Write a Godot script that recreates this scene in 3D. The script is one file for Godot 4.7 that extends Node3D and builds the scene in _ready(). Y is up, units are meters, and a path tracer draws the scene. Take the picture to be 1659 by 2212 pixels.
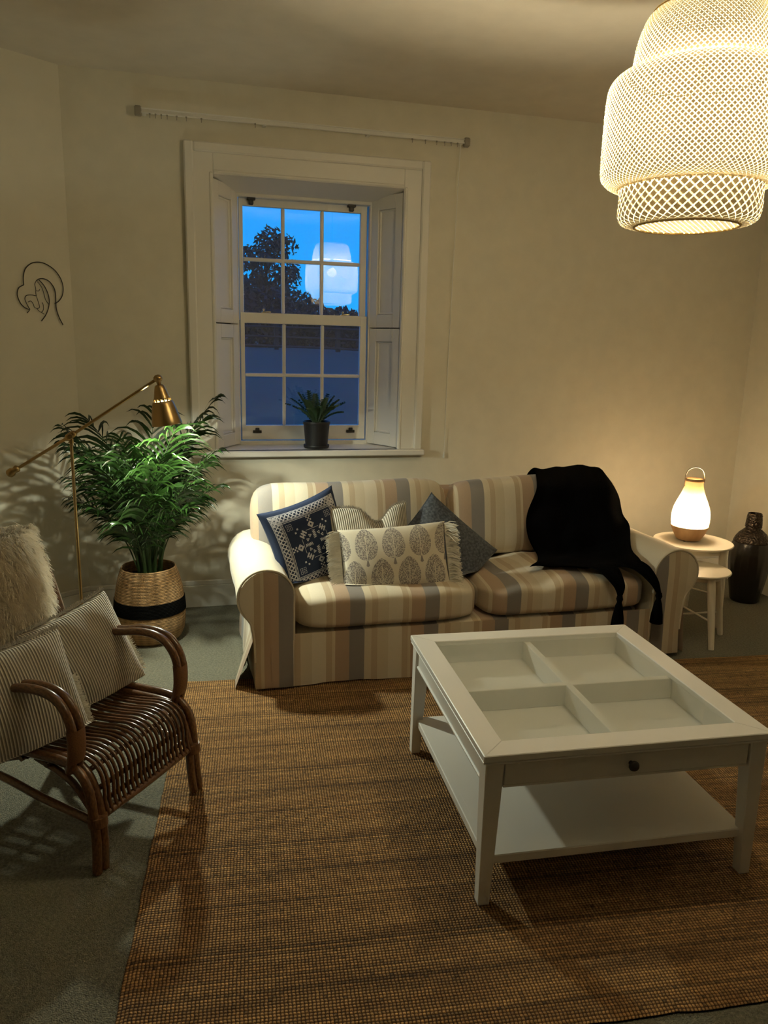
extends Node3D
# A dusk living room: window wall at z = 0, room towards +z, y up, metres.

class MB:
	var v := PackedVector3Array()
	var n := PackedVector3Array()
	var uv := PackedVector2Array()
	var ix := PackedInt32Array()

	func tri(a: Vector3, b: Vector3, c: Vector3, nn: Vector3) -> void:
		# a, b, c counter-clockwise seen from outside
		var k := v.size()
		v.append(a); v.append(c); v.append(b)
		for i in 3:
			n.append(nn)
		for p in [a, c, b]:
			if absf(nn.y) > 0.7:
				uv.append(Vector2(p.x, p.z))
			elif absf(nn.x) > 0.7:
				uv.append(Vector2(p.z, -p.y))
			else:
				uv.append(Vector2(p.x, -p.y))
		ix.append(k); ix.append(k + 1); ix.append(k + 2)

	func tri_out(a: Vector3, b: Vector3, c: Vector3, ctr: Vector3) -> void:
		var nn := (b - a).cross(c - a)
		if nn.length_squared() < 1e-16:
			return
		nn = nn.normalized()
		if nn.dot((a + b + c) / 3.0 - ctr) < 0.0:
			tri(a, c, b, -nn)
		else:
			tri(a, b, c, nn)

	func quad_out(a: Vector3, b: Vector3, c: Vector3, d: Vector3, ctr: Vector3) -> void:
		tri_out(a, b, c, ctr)
		tri_out(a, c, d, ctr)

	func box(c: Vector3, s: Vector3, bev := 0.003, bas := Basis.IDENTITY, deform = null) -> void:
		var h := s * 0.5
		var b := minf(bev, minf(h.x, minf(h.y, h.z)) * 0.9)
		var P := func(k: int, sg: Vector3) -> Vector3:
			var p := Vector3(sg.x * (h.x - b), sg.y * (h.y - b), sg.z * (h.z - b))
			p[k] = sg[k] * h[k]
			if deform != null:
				p = deform.call(p, h)
			return c + bas * p
		for k in 3:
			var l := (k + 1) % 3
			var m := (k + 2) % 3
			for s1 in [-1.0, 1.0]:
				var q := []
				for t in [[-1.0, -1.0], [1.0, -1.0], [1.0, 1.0], [-1.0, 1.0]]:
					var sg := Vector3.ZERO
					sg[k] = s1; sg[l] = t[0]; sg[m] = t[1]
					q.append(P.call(k, sg))
				quad_out(q[0], q[1], q[2], q[3], c)
			for s1 in [-1.0, 1.0]:
				for s2 in [-1.0, 1.0]:
					var q := []
					for t in [[k, -1.0], [l, -1.0], [l, 1.0], [k, 1.0]]:
						var sg := Vector3.ZERO
						sg[k] = s1; sg[l] = s2; sg[m] = t[1]
						q.append(P.call(t[0], sg))
					quad_out(q[0], q[1], q[2], q[3], c)
		for sx in [-1.0, 1.0]:
			for sy in [-1.0, 1.0]:
				for sz in [-1.0, 1.0]:
					var sg := Vector3(sx, sy, sz)
					tri_out(P.call(0, sg), P.call(1, sg), P.call(2, sg), c)

	func grid(P: PackedVector3Array, rows: int, cols: int, UV: PackedVector2Array, wrap := false, solid := false) -> void:
		var N := PackedVector3Array()
		N.resize(P.size())
		var F := PackedInt32Array()
		var vol := 0.0
		var mid := Vector3.ZERO
		for p in P:
			mid += p
		mid /= float(P.size())
		for i in rows - 1:
			for j in cols - 1:
				var a := i * cols + j
				for t in [[a, a + 1, a + cols], [a + 1, a + cols + 1, a + cols]]:
					var fa: Vector3 = P[t[0]]
					var fb: Vector3 = P[t[1]]
					var fc: Vector3 = P[t[2]]
					var nn := (fb - fa).cross(fc - fa)
					vol += nn.dot((fa + fb + fc) / 3.0 - mid)
					for q in t:
						N[q] += nn
						F.append(q)
		if wrap:
			for i in rows:
				var sm := N[i * cols] + N[i * cols + cols - 1]
				N[i * cols] = sm
				N[i * cols + cols - 1] = sm
		var flip := solid and vol < 0.0
		var k := v.size()
		v.append_array(P)
		for q in N:
			var nn := q.normalized() if q.length_squared() > 1e-20 else Vector3.UP
			n.append(-nn if flip else nn)
		uv.append_array(UV)
		for t in range(0, F.size(), 3):
			ix.append(k + F[t])
			if flip:
				ix.append(k + F[t + 1]); ix.append(k + F[t + 2])
			else:
				ix.append(k + F[t + 2]); ix.append(k + F[t + 1])

	func tube(path: PackedVector3Array, rad, sides := 8, cap := true) -> void:
		var m := path.size()
		var P := PackedVector3Array()
		var U := PackedVector2Array()
		var t0 := (path[1] - path[0]).normalized()
		var side := t0.cross(Vector3.UP if absf(t0.y) < 0.9 else Vector3.RIGHT).normalized()
		var rows := 0
		var along := 0.0
		for i in m:
			var tt := (path[mini(i + 1, m - 1)] - path[maxi(i - 1, 0)]).normalized()
			side = (side - tt * side.dot(tt)).normalized()
			var up := tt.cross(side)
			if i > 0:
				along += path[i].distance_to(path[i - 1])
			var r: float = rad[i] if rad is PackedFloat32Array or rad is Array else float(rad)
			var reps := [r]
			if cap and i == 0:
				reps = [0.0, r * 0.97, r]
			elif cap and i == m - 1:
				reps = [r, r * 0.97, 0.0]
			for rr in reps:
				for j in sides + 1:
					var a := TAU * j / sides
					P.append(path[i] + (side * cos(a) + up * sin(a)) * rr)
					U.append(Vector2(float(j) / sides, along))
				rows += 1
		grid(P, rows, sides + 1, U, true, true)

	func lathe(prof: Array, seg := 32, at := Vector3.ZERO, solid := true, ripple = null) -> void:
		var P := PackedVector3Array()
		var U := PackedVector2Array()
		var along := 0.0
		for i in prof.size():
			if i > 0:
				along += (prof[i] as Vector2).distance_to(prof[i - 1])
			for j in seg + 1:
				var a := TAU * j / seg
				var r: float = prof[i].x
				if ripple != null:
					r = ripple.call(r, prof[i].y, a)
				P.append(at + Vector3(cos(a) * r, prof[i].y, sin(a) * r))
				U.append(Vector2(float(j) / seg, along))
		grid(P, prof.size(), seg + 1, U, true, solid)

	func blade(p: Array, wd: Array, nrm: Vector3) -> void:
		# a flat strip along points p with half widths wd
		var P := PackedVector3Array()
		var U := PackedVector2Array()
		for i in p.size():
			var tt: Vector3 = (p[mini(i + 1, p.size() - 1)] - p[maxi(i - 1, 0)]).normalized()
			var sd := tt.cross(nrm).normalized()
			P.append(p[i] - sd * wd[i])
			P.append(p[i] + sd * wd[i])
			U.append(Vector2(0, float(i) / p.size()))
			U.append(Vector2(1, float(i) / p.size()))
		grid(P, p.size(), 2, U)

	func mesh() -> ArrayMesh:
		var a := []
		a.resize(Mesh.ARRAY_MAX)
		a[Mesh.ARRAY_VERTEX] = v
		a[Mesh.ARRAY_NORMAL] = n
		a[Mesh.ARRAY_TEX_UV] = uv
		a[Mesh.ARRAY_INDEX] = ix
		var m := ArrayMesh.new()
		m.add_surface_from_arrays(Mesh.PRIMITIVE_TRIANGLES, a)
		return m

var M := {}
var taken := {}
var rng := RandomNumberGenerator.new()

# ---------------------------------------------------------------- helpers
func lin(r: float, g: float, b: float) -> Color:
	return Color(r, g, b).linear_to_srgb()

func mat(nm: String, c: Color, rough := 0.8, metal := 0.0) -> StandardMaterial3D:
	var m := StandardMaterial3D.new()
	m.resource_name = nm
	m.albedo_color = c
	m.roughness = rough
	m.metallic = metal
	M[nm] = m
	return m

func numbered(nm: String) -> String:
	taken[nm] = taken.get(nm, -1) + 1
	return nm if taken[nm] == 0 else "%s_%03d" % [nm, taken[nm]]

func tag(o: Node3D, label: String, cat: String, group := "", kind := "") -> void:
	if label: o.set_meta("label", label)
	if cat: o.set_meta("category", cat)
	if group: o.set_meta("group", group)
	if kind: o.set_meta("kind", kind)

func thing(nm: String, label: String, cat: String, at := Vector3.ZERO, turn := 0.0, group := "") -> Node3D:
	var o := Node3D.new()
	o.name = numbered(nm)
	add_child(o)
	o.position = at
	o.rotation.y = turn
	tag(o, label, cat, group)
	return o

func part(mb: MB, nm: String, m: Material, parent: Node3D, label := "") -> MeshInstance3D:
	return inst(mb.mesh(), nm, m, parent, label)

func inst(me: Mesh, nm: String, m: Material, parent: Node3D, label := "") -> MeshInstance3D:
	var o := MeshInstance3D.new()
	o.mesh = me
	o.material_override = m
	if parent == self:
		o.name = numbered(nm)
		add_child(o)
	else:
		o.name = nm
		parent.add_child(o, true)
	if label: o.set_meta("label", label)
	return o

func struct(mb: MB, nm: String, m: Material, label: String, cat: String) -> MeshInstance3D:
	var o := part(mb, nm, m, self)
	tag(o, label, cat, "", "structure")
	return o

func curve(pts: Array, steps := 8) -> PackedVector3Array:
	# Catmull-Rom through pts
	var out := PackedVector3Array()
	var k := pts.size()
	for i in k - 1:
		var a: Vector3 = pts[maxi(i - 1, 0)]
		var b: Vector3 = pts[i]
		var c: Vector3 = pts[i + 1]
		var d: Vector3 = pts[mini(i + 2, k - 1)]
		for s in steps:
			out.append(b.cubic_interpolate(c, a, d, float(s) / steps))
	out.append(pts[k - 1])
	return out

func picture(w: int, h: int, fn: Callable) -> Image:
	var by := PackedByteArray()
	by.resize(w * h * 3)
	var k := 0
	for y in h:
		for x in w:
			var c: Color = fn.call(x, y)
			by[k] = clampi(int(c.r * 255.0), 0, 255)
			by[k + 1] = clampi(int(c.g * 255.0), 0, 255)
			by[k + 2] = clampi(int(c.b * 255.0), 0, 255)
			k += 3
	return Image.create_from_data(w, h, false, Image.FORMAT_RGB8, by)

func tex(im: Image) -> ImageTexture:
	return ImageTexture.create_from_image(im)

func noise_tex(freq: float, lo: Color, hi: Color, size := 256, oct := 4, sd := 1) -> NoiseTexture2D:
	var f := FastNoiseLite.new()
	f.seed = sd
	f.frequency = freq
	f.fractal_octaves = oct
	var t := NoiseTexture2D.new()
	t.width = size
	t.height = size
	t.seamless = true
	t.noise = f
	var g := Gradient.new()
	g.set_color(0, lo)
	g.set_color(1, hi)
	t.color_ramp = g
	return t

func bump(m: StandardMaterial3D, t: Texture2D, cm: float) -> void:
	m.heightmap_enabled = true
	m.heightmap_texture = t
	m.heightmap_scale = cm

func tri_map(m: StandardMaterial3D, s: float, world := true) -> void:
	m.uv1_triplanar = true
	m.uv1_world_triplanar = world
	m.uv1_scale = Vector3(s, s, s)

func line_on(im: Image, a: Vector2, b: Vector2, w: int, c: Color) -> void:
	var d := a.distance_to(b)
	var k := int(d / maxf(1.0, w * 0.4)) + 1
	for i in k + 1:
		var p := a.lerp(b, float(i) / k)
		im.fill_rect(Rect2i(int(p.x) - w / 2, int(p.y) - w / 2, w, w), c)

# ---------------------------------------------------------------- camera, sky, exposure
func look() -> void:
	var cam := Camera3D.new()
	cam.name = "camera"
	add_child(cam)
	var r := Vector3(0.967692, 0.025085, 0.250883)
	var u := Vector3(0.030571, 0.976024, -0.215507)
	var f := Vector3(0.250273, -0.216214, -0.943724)
	cam.transform = Transform3D(Basis(r, u, -f).orthonormalized(), Vector3(-1.148102, 1.646677, 4.699258))
	cam.fov = 67.737
	cam.near = 0.05
	cam.far = 400.0
	cam.current = true
	var env := Environment.new()
	env.background_mode = Environment.BG_SKY
	var sm := ProceduralSkyMaterial.new()
	sm.sky_top_color = Color(0.0, 0.47, 0.98)
	sm.sky_horizon_color = Color(0.0, 0.67, 1.0)
	sm.sky_curve = 0.25
	sm.ground_bottom_color = Color(0.02, 0.10, 0.2)
	sm.ground_horizon_color = Color(0.02, 0.2, 0.4)
	sm.sun_angle_max = 0.0
	sm.energy_multiplier = 1.3
	var sky := Sky.new()
	sky.sky_material = sm
	env.sky = sky
	env.tonemap_mode = Environment.TONE_MAPPER_LINEAR
	env.tonemap_exposure = 1.0
	env.sdfgi_enabled = true
	env.ssao_enabled = true
	env.ssil_enabled = true
	var we := WorldEnvironment.new()
	we.name = "world"
	we.environment = env
	add_child(we)

const PENDANT_ENERGY := 6.6
const FLOOR_LAMP_ENERGY := 1.8
const TABLE_LAMP_ENERGY := 0.78

func omni(parent: Node3D, at: Vector3, e: float, c: Color, size: float) -> void:
	var l := OmniLight3D.new()
	l.name = "lamp_light"
	l.light_energy = e
	l.light_color = c
	l.light_size = size
	l.omni_range = 12.0
	l.omni_attenuation = 2.0
	l.shadow_enabled = true
	parent.add_child(l, true)
	l.position = at

func _ready() -> void:
	rng.seed = 7
	look()
	materials()
	room()
	window()
	outside()
	sofa()
	sofa_cushions()
	throw_blanket()
	coffee_table()
	rug()
	rattan_chair()
	floor_lamp()
	palm()
	side_tables()
	table_lamp()
	vase()
	pendant()
	fern()
	curtain_rail()
	wall_art()

# ---------------------------------------------------------------- materials
const STRIPES := [[0.075, 0], [0.035, 1], [0.03, 2], [0.055, 1], [0.07, 3], [0.03, 2], [0.015, 1], [0.07, 4]]  # one 0.38 m repeat of the slipcover
const STRIPE_COLORS := [Vector3(0.25, 0.225, 0.205), Vector3(0.63, 0.545, 0.40), Vector3(0.52, 0.41, 0.28), Vector3(0.70, 0.625, 0.49), Vector3(0.45, 0.325, 0.225)]

func materials() -> void:
	var fleck := noise_tex(0.02, Color(0.965, 0.965, 0.965), Color(1, 1, 1), 512, 5, 3)
	var m := mat("wall_paint", lin(0.76, 0.71, 0.58), 0.85)
	m.albedo_texture = fleck
	tri_map(m, 0.6)
	m = mat("ceiling_paint", lin(0.72, 0.66, 0.56), 0.9)
	m.albedo_texture = fleck
	tri_map(m, 0.5)
	m = mat("white_gloss", lin(0.78, 0.75, 0.68), 0.42)
	m = mat("sill_gloss", lin(0.78, 0.75, 0.70), 0.3)
	m = mat("table_white", lin(0.80, 0.78, 0.73), 0.32)
	m = mat("stool_white", lin(0.80, 0.74, 0.62), 0.4)
	m = mat("iron", lin(0.05, 0.045, 0.04), 0.45, 0.6)
	m = mat("bright_brass", lin(0.75, 0.62, 0.35), 0.25, 1.0)
	m = mat("wire", lin(0.035, 0.028, 0.022), 0.5, 0.3)
	m = mat("rail_white", lin(0.8, 0.78, 0.72), 0.35)
	m = mat("glider", lin(0.30, 0.27, 0.22), 0.6)
	# window and table glass
	m = mat("pane_glass", Color(1, 1, 1, 0.03), 0.0)
	m.transparency = BaseMaterial3D.TRANSPARENCY_ALPHA
	m.metallic_specular = 0.5
	m = mat("table_glass", Color(0.9, 1.0, 0.95, 0.06), 0.02)
	m.transparency = BaseMaterial3D.TRANSPARENCY_ALPHA
	m.metallic_specular = 0.5
	# carpet
	m = mat("carpet", lin(0.235, 0.225, 0.165), 1.0)
	m.albedo_texture = noise_tex(0.09, Color(0.72, 0.72, 0.72), Color(1, 1, 1), 512, 4, 8)
	tri_map(m, 1.6)
	bump(m, noise_tex(0.25, Color(0, 0, 0), Color(1, 1, 1), 512, 2, 9), 0.6)
	# jute rug: loops about 10 mm by 9 mm
	var rr := RandomNumberGenerator.new()
	rr.seed = 21
	var row_tone := PackedFloat32Array()
	for i in 64:
		row_tone.append(rr.randf_range(0.84, 1.0) * (0.8 if rr.randf() < 0.08 else 1.0))
	var spot := PackedFloat32Array()
	for i in 64 * 64:
		spot.append(rr.randf_range(0.84, 1.0) * (0.76 if rr.randf() < 0.025 else 1.0))
	var S := 768
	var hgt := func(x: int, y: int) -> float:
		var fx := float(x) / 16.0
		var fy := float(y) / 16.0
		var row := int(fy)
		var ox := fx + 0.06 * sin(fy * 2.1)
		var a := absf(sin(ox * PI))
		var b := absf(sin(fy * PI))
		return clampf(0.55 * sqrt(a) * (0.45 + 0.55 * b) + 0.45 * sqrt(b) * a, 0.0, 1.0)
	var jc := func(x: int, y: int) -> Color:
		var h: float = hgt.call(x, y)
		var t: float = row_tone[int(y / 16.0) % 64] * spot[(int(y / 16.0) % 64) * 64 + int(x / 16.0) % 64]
		var loop := smoothstep(0.38, 0.55, h)   # gaps between loops darkened: their shade is painted into the colour
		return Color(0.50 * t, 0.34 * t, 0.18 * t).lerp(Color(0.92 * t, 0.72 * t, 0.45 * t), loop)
	var jh := func(x: int, y: int) -> Color:
		var h: float = hgt.call(x, y) * (0.7 + 0.3 * spot[(int(y / 16.0) % 64) * 64 + int(x / 16.0) % 64])
		return Color(h, h, h)
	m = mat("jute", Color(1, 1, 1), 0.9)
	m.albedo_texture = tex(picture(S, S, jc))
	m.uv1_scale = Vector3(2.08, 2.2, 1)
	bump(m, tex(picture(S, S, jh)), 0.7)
	m.detail_enabled = true
	m.detail_blend_mode = BaseMaterial3D.BLEND_MODE_MUL
	m.detail_albedo = noise_tex(0.012, Color(0.74, 0.71, 0.68), Color(1, 1, 1), 512, 5, 31)
	m.detail_uv_layer = BaseMaterial3D.DETAIL_UV_2
	m.uv2_scale = Vector3(0.35, 2.2, 1)
	# striped slipcover, u in metres across the stripes, 0.38 m repeat
	var cols := []
	for i in 1024:
		var x := i / 1024.0 * 0.38
		var at := 0.0
		var c := Vector3.ONE
		for s in STRIPES:
			if x >= at:
				c = STRIPE_COLORS[s[1]]
			at += s[0]
		cols.append(c)
	var sc := func(x: int, y: int) -> Color:
		var c: Vector3 = cols[x]
		var wv := 0.93 + 0.07 * sin(x * 0.9) * sin(y * 1.57) + rr.randf_range(-0.05, 0.05)
		c *= wv
		return Color(c.x, c.y, c.z).linear_to_srgb()
	m = mat("striped_cotton", Color(1, 1, 1), 0.95)
	m.albedo_texture = tex(picture(1024, 64, sc))
	m.uv1_scale = Vector3(1.0 / 0.38, 12.0, 1)
	m.rim_enabled = true
	m.rim = 0.3
	m = mat("cream_cotton", lin(0.60, 0.54, 0.42), 0.95)
	# ribbed cotton: 5 mm cords on cushions
	var rib := func(x: int, y: int) -> Color:
		var a := 0.5 + 0.5 * cos(TAU * x / 16.0)
		var k := a * a
		var nz := rr.randf_range(-0.03, 0.03)
		return Color(0.57 + 0.33 * k + nz, 0.54 + 0.33 * k + nz, 0.49 + 0.32 * k + nz)
	var ribh := func(x: int, y: int) -> Color:
		var a := 0.5 + 0.5 * cos(TAU * x / 16.0)
		return Color(a, a, a)
	m = mat("ribbed_cotton", Color(1, 1, 1), 0.95)
	m.albedo_texture = tex(picture(256, 32, rib))
	m.uv1_scale = Vector3(1.0, 6, 1)
	bump(m, tex(picture(256, 32, ribh)), 0.35)
	mat("fringe_cream", lin(0.72, 0.68, 0.58), 0.95)
	mat("fringe_grey", lin(0.40, 0.37, 0.32), 0.95)
	m = mat("slate_velvet", lin(0.14, 0.16, 0.19), 0.9)
	m.albedo_texture = noise_tex(0.03, Color(0.45, 0.45, 0.47), Color(1, 1, 1), 512, 5, 5)
	m.uv1_scale = Vector3(1.5, 1.5, 1)
	m.rim_enabled = true
	m.rim = 0.8
	m.rim_tint = 0.6
	m = mat("embroidered_navy", Color(1, 1, 1), 0.9)
	m.albedo_texture = tex(embroidery())
	m = mat("leaf_print", Color(1, 1, 1), 0.95)
	m.albedo_texture = tex(leaf_print())
	m = mat("black_knit", lin(0.0028, 0.0028, 0.003), 1.0)
	m.metallic_specular = 0.1
	bump(m, noise_tex(0.2, Color(0, 0, 0), Color(1, 1, 1), 256, 2, 14), 0.2)
	tri_map(m, 4.0)
	# cane
	m = mat("cane", lin(0.23, 0.105, 0.042), 0.28)
	m.albedo_texture = noise_tex(0.05, Color(0.55, 0.5, 0.45), Color(1, 1, 1), 256, 4, 41)
	m.uv1_scale = Vector3(1, 4, 1)
	m.clearcoat_enabled = true
	m.clearcoat = 0.5
	m.clearcoat_roughness = 0.15
	m = mat("cane_wrap", lin(0.27, 0.13, 0.06), 0.4)
	m.albedo_texture = noise_tex(0.1, Color(0.6, 0.55, 0.5), Color(1, 1, 1), 256, 3, 42)
	m = mat("sheepskin", lin(0.78, 0.71, 0.58), 0.95)
	m.rim_enabled = true
	m.rim = 0.6
	m = mat("fur", lin(0.88, 0.82, 0.70), 0.85)
	m.backlight_enabled = true
	m.backlight = lin(0.6, 0.55, 0.46)
	# brass floor lamp
	m = mat("aged_brass", lin(0.42, 0.29, 0.13), 0.28, 1.0)
	m.anisotropy_enabled = true
	m.anisotropy = 0.4
	m = mat("shade_inside", lin(0.8, 0.8, 0.78), 0.6)
	# plants
	m = mat("palm_leaf", lin(0.021, 0.054, 0.009), 0.34)
	m.albedo_texture = noise_tex(0.04, Color(0.55, 0.6, 0.5), Color(1, 1, 1), 128, 3, 51)
	m.backlight_enabled = true
	m.backlight = lin(0.035, 0.10, 0.015)
	m = mat("palm_stem", lin(0.03, 0.06, 0.015), 0.5)
	m = mat("fern_leaf", lin(0.02, 0.06, 0.02), 0.5)
	m = mat("soil", lin(0.02, 0.015, 0.01), 1.0)
	m = mat("black_plastic", lin(0.012, 0.012, 0.013), 0.45)
	# seagrass basket: tight rings of twisted grass
	var bk := func(x: int, y: int) -> Color:
		var row := y / 8
		var t := (0.97 if row % 2 == 0 else 0.84) * 0.9 + 0.06 * sin(x * TAU / 64.0 + 2.0 * sin(x * TAU / 512.0)) + rr.randf_range(-0.1, 0.1)
		var k := t
		return Color(0.76 * k, 0.60 * k, 0.41 * k)
	var bkh := func(x: int, y: int) -> Color:
		var row := y / 8
		var h := absf(sin(PI * y / 8.0)) * (0.6 + 0.4 * absf(sin(PI * (x + (row % 2) * 4) / 8.0)))
		return Color(h, h, h)
	m = mat("seagrass", Color(1, 1, 1), 0.85)
	m.albedo_texture = tex(picture(512, 64, bk))
	bump(m, tex(picture(512, 64, bkh)), 0.25)
	m.uv1_scale = Vector3(3, 16, 1)
	m = mat("seagrass_black", lin(0.005, 0.005, 0.005), 0.95)
	m.metallic_specular = 0.15
	bump(m, M.seagrass.heightmap_texture, 0.25)
	m.uv1_scale = Vector3(3, 16, 1)
	# lamps
	var bam := func(x: int, y: int) -> Color:
		var e := absf(x - 15.5) / 15.5
		var k := 1.0 - 0.92 * smoothstep(0.80, 0.93, e)
		k *= rr.randf_range(0.93, 1.0)
		return Color(0.64 * k, 0.58 * k, 0.46 * k).linear_to_srgb()
	m = mat("bamboo", Color(1, 1, 1), 0.6)
	m.albedo_texture = tex(picture(32, 32, bam))
	m.backlight_enabled = true
	m.backlight = lin(0.15, 0.143, 0.125)
	m = mat("bamboo_rim", lin(0.55, 0.38, 0.15), 0.6)
	m = mat("lamp_glow", Color(1, 1, 1), 0.5)
	m.emission_enabled = true
	m.emission = lin(1.0, 0.90, 0.68)
	m.emission_energy_multiplier = 30.0
	m = mat("bulb_glow", Color(1, 1, 1), 0.5)
	m.emission_enabled = true
	m.emission = lin(1.0, 0.95, 0.8)
	m.emission_energy_multiplier = 12.0
	m = mat("lantern_glow", Color(1, 1, 1), 0.5)
	m.emission_enabled = true
	m.emission = lin(1.0, 0.80, 0.52)
	m.emission_energy_multiplier = 2.0
	m = mat("white_bamboo", lin(0.75, 0.62, 0.45), 0.6)
	m.backlight_enabled = true
	m.backlight = lin(0.6, 0.5, 0.36)
	m = mat("pale_wood", lin(0.52, 0.34, 0.18), 0.5)
	m.albedo_texture = noise_tex(0.02, Color(0.8, 0.75, 0.7), Color(1, 1, 1), 256, 3, 61)
	m = mat("leather_strap", lin(0.62, 0.52, 0.40), 0.5)
	m = mat("dark_glaze", lin(0.010, 0.008, 0.006), 0.25)
	m = mat("hammered", lin(0.14, 0.10, 0.07), 0.35, 0.7)
	bump(m, noise_tex(0.08, Color(0, 0, 0), Color(1, 1, 1), 256, 1, 71), 0.8)
	m.albedo_texture = noise_tex(0.12, Color(0.15, 0.15, 0.15), Color(1, 1, 1), 256, 2, 72)
	tri_map(m, 3.0)
	# outdoors
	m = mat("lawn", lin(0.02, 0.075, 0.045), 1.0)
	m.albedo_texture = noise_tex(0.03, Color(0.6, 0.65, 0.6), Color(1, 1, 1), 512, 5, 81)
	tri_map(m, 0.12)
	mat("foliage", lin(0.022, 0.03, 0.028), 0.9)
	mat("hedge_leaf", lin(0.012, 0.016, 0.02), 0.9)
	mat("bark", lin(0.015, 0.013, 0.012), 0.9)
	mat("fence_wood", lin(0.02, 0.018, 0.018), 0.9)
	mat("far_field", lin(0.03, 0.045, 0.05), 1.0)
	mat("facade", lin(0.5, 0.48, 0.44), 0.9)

func embroidery() -> Image:
	var n := 768
	var navy := lin(0.011, 0.024, 0.066)
	var im := Image.create(n, n, false, Image.FORMAT_RGB8)
	im.fill(navy)
	var w := lin(0.62, 0.63, 0.68)
	var B := 52    # border starts
	var T := 76    # band width
	for k in 4:
		# each side of the border, drawn along s in 0..n
		var P := func(s: float, d: float) -> Vector2:
			match k:
				0: return Vector2(s, d)
				1: return Vector2(n - d, s)
				2: return Vector2(n - s, n - d)
			return Vector2(d, n - s)
		for d in [B, B + 9, B + T - 9, B + T, B + T + 12]:
			line_on(im, P.call(B, d), P.call(n - B, d), 5, w)
		var s := float(B + 6)
		while s < n - B - 36:
			line_on(im, P.call(s, B + 14), P.call(s + 38, B + T - 14), 8, w)
			line_on(im, P.call(s + 38, B + 14), P.call(s, B + T - 14), 8, w)
			s += 38.0
	# knot motifs in the corners
	for c in [Vector2(190, 190), Vector2(578, 190), Vector2(190, 578), Vector2(578, 578)]:
		for q in [Vector2(-16, -16), Vector2(16, -16), Vector2(16, 16), Vector2(-16, 16)]:
			rect_line(im, c + q, 10, 3, w)
	# small crosses on the axes
	for c in [Vector2(384, 168), Vector2(384, 600), Vector2(168, 384), Vector2(600, 384)]:
		for q in [Vector2(-15, -15), Vector2(15, -15), Vector2(0, 0), Vector2(-15, 15), Vector2(15, 15)]:
			im.fill_rect(Rect2i(int(c.x + q.x) - 7, int(c.y + q.y) - 7, 14, 14), w)
	# central star: zigzag square, diamonds and blocks
	var C := Vector2(n / 2.0, n / 2.0)
	for k in 8:
		var z := 1.22
		var a := TAU * k / 8.0
		var d := Vector2(cos(a), sin(a))
		var e := Vector2(-d.y, d.x)
		if k % 2 == 0:
			var p0 := C + d * (30.0 * z)
			for i in 5:
				line_on(im, p0 + d * (i * 14.0) - e * 12.0, p0 + d * (i * 14.0 + 7.0) + e * 12.0, 5, w)
				line_on(im, p0 + d * (i * 14.0 + 7.0) + e * 12.0, p0 + d * (i * 14.0 + 14.0) - e * 12.0, 5, w)
			var q := C + d * (130.0 * z)
			for r in [16.0, 28.0]:
				for j in 4:
					var a0: Vector2 = C + d * (130.0 * z) + (d * r).rotated(j * PI / 2)
					var a1: Vector2 = q + (d * r).rotated((j + 1) * PI / 2)
					line_on(im, a0, a1, 6, w)
			line_on(im, C + d * (100.0 * z) - e * 60.0, C + d * (100.0 * z) + e * 60.0, 4, w)
		else:
			for j in 3:
				var q := C + d * (112.0 * z) + e * ((j - 1) * 24.0)
				line_on(im, q - d * 18.0, q + d * 18.0, 11, w)
			line_on(im, C + d * (100.0 * z) - e * 26.0, C + d * (124.0 * z) + e * 26.0, 7, w)
			for j in [-1.0, 1.0]:
				im.fill_rect(Rect2i(int((C + d * (165.0 * z) + e * j * 18.0).x) - 8, int((C + d * (165.0 * z) + e * j * 18.0).y) - 8, 16, 16), w)
				var q2: Vector2 = C + d * (60.0 * z) + e * (j * 20.0)
				line_on(im, q2 - e * 12.0, q2 + d * 20.0, 5, w)
				line_on(im, q2 + e * 12.0, q2 + d * 20.0, 5, w)
				line_on(im, q2 - e * 12.0, q2 + e * 12.0, 5, w)
	return im

func rect_line(im: Image, c: Vector2, h: float, w: int, col: Color) -> void:
	line_on(im, c + Vector2(-h, -h), c + Vector2(h, -h), w, col)
	line_on(im, c + Vector2(h, -h), c + Vector2(h, h), w, col)
	line_on(im, c + Vector2(h, h), c + Vector2(-h, h), w, col)
	line_on(im, c + Vector2(-h, h), c + Vector2(-h, -h), w, col)

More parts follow.
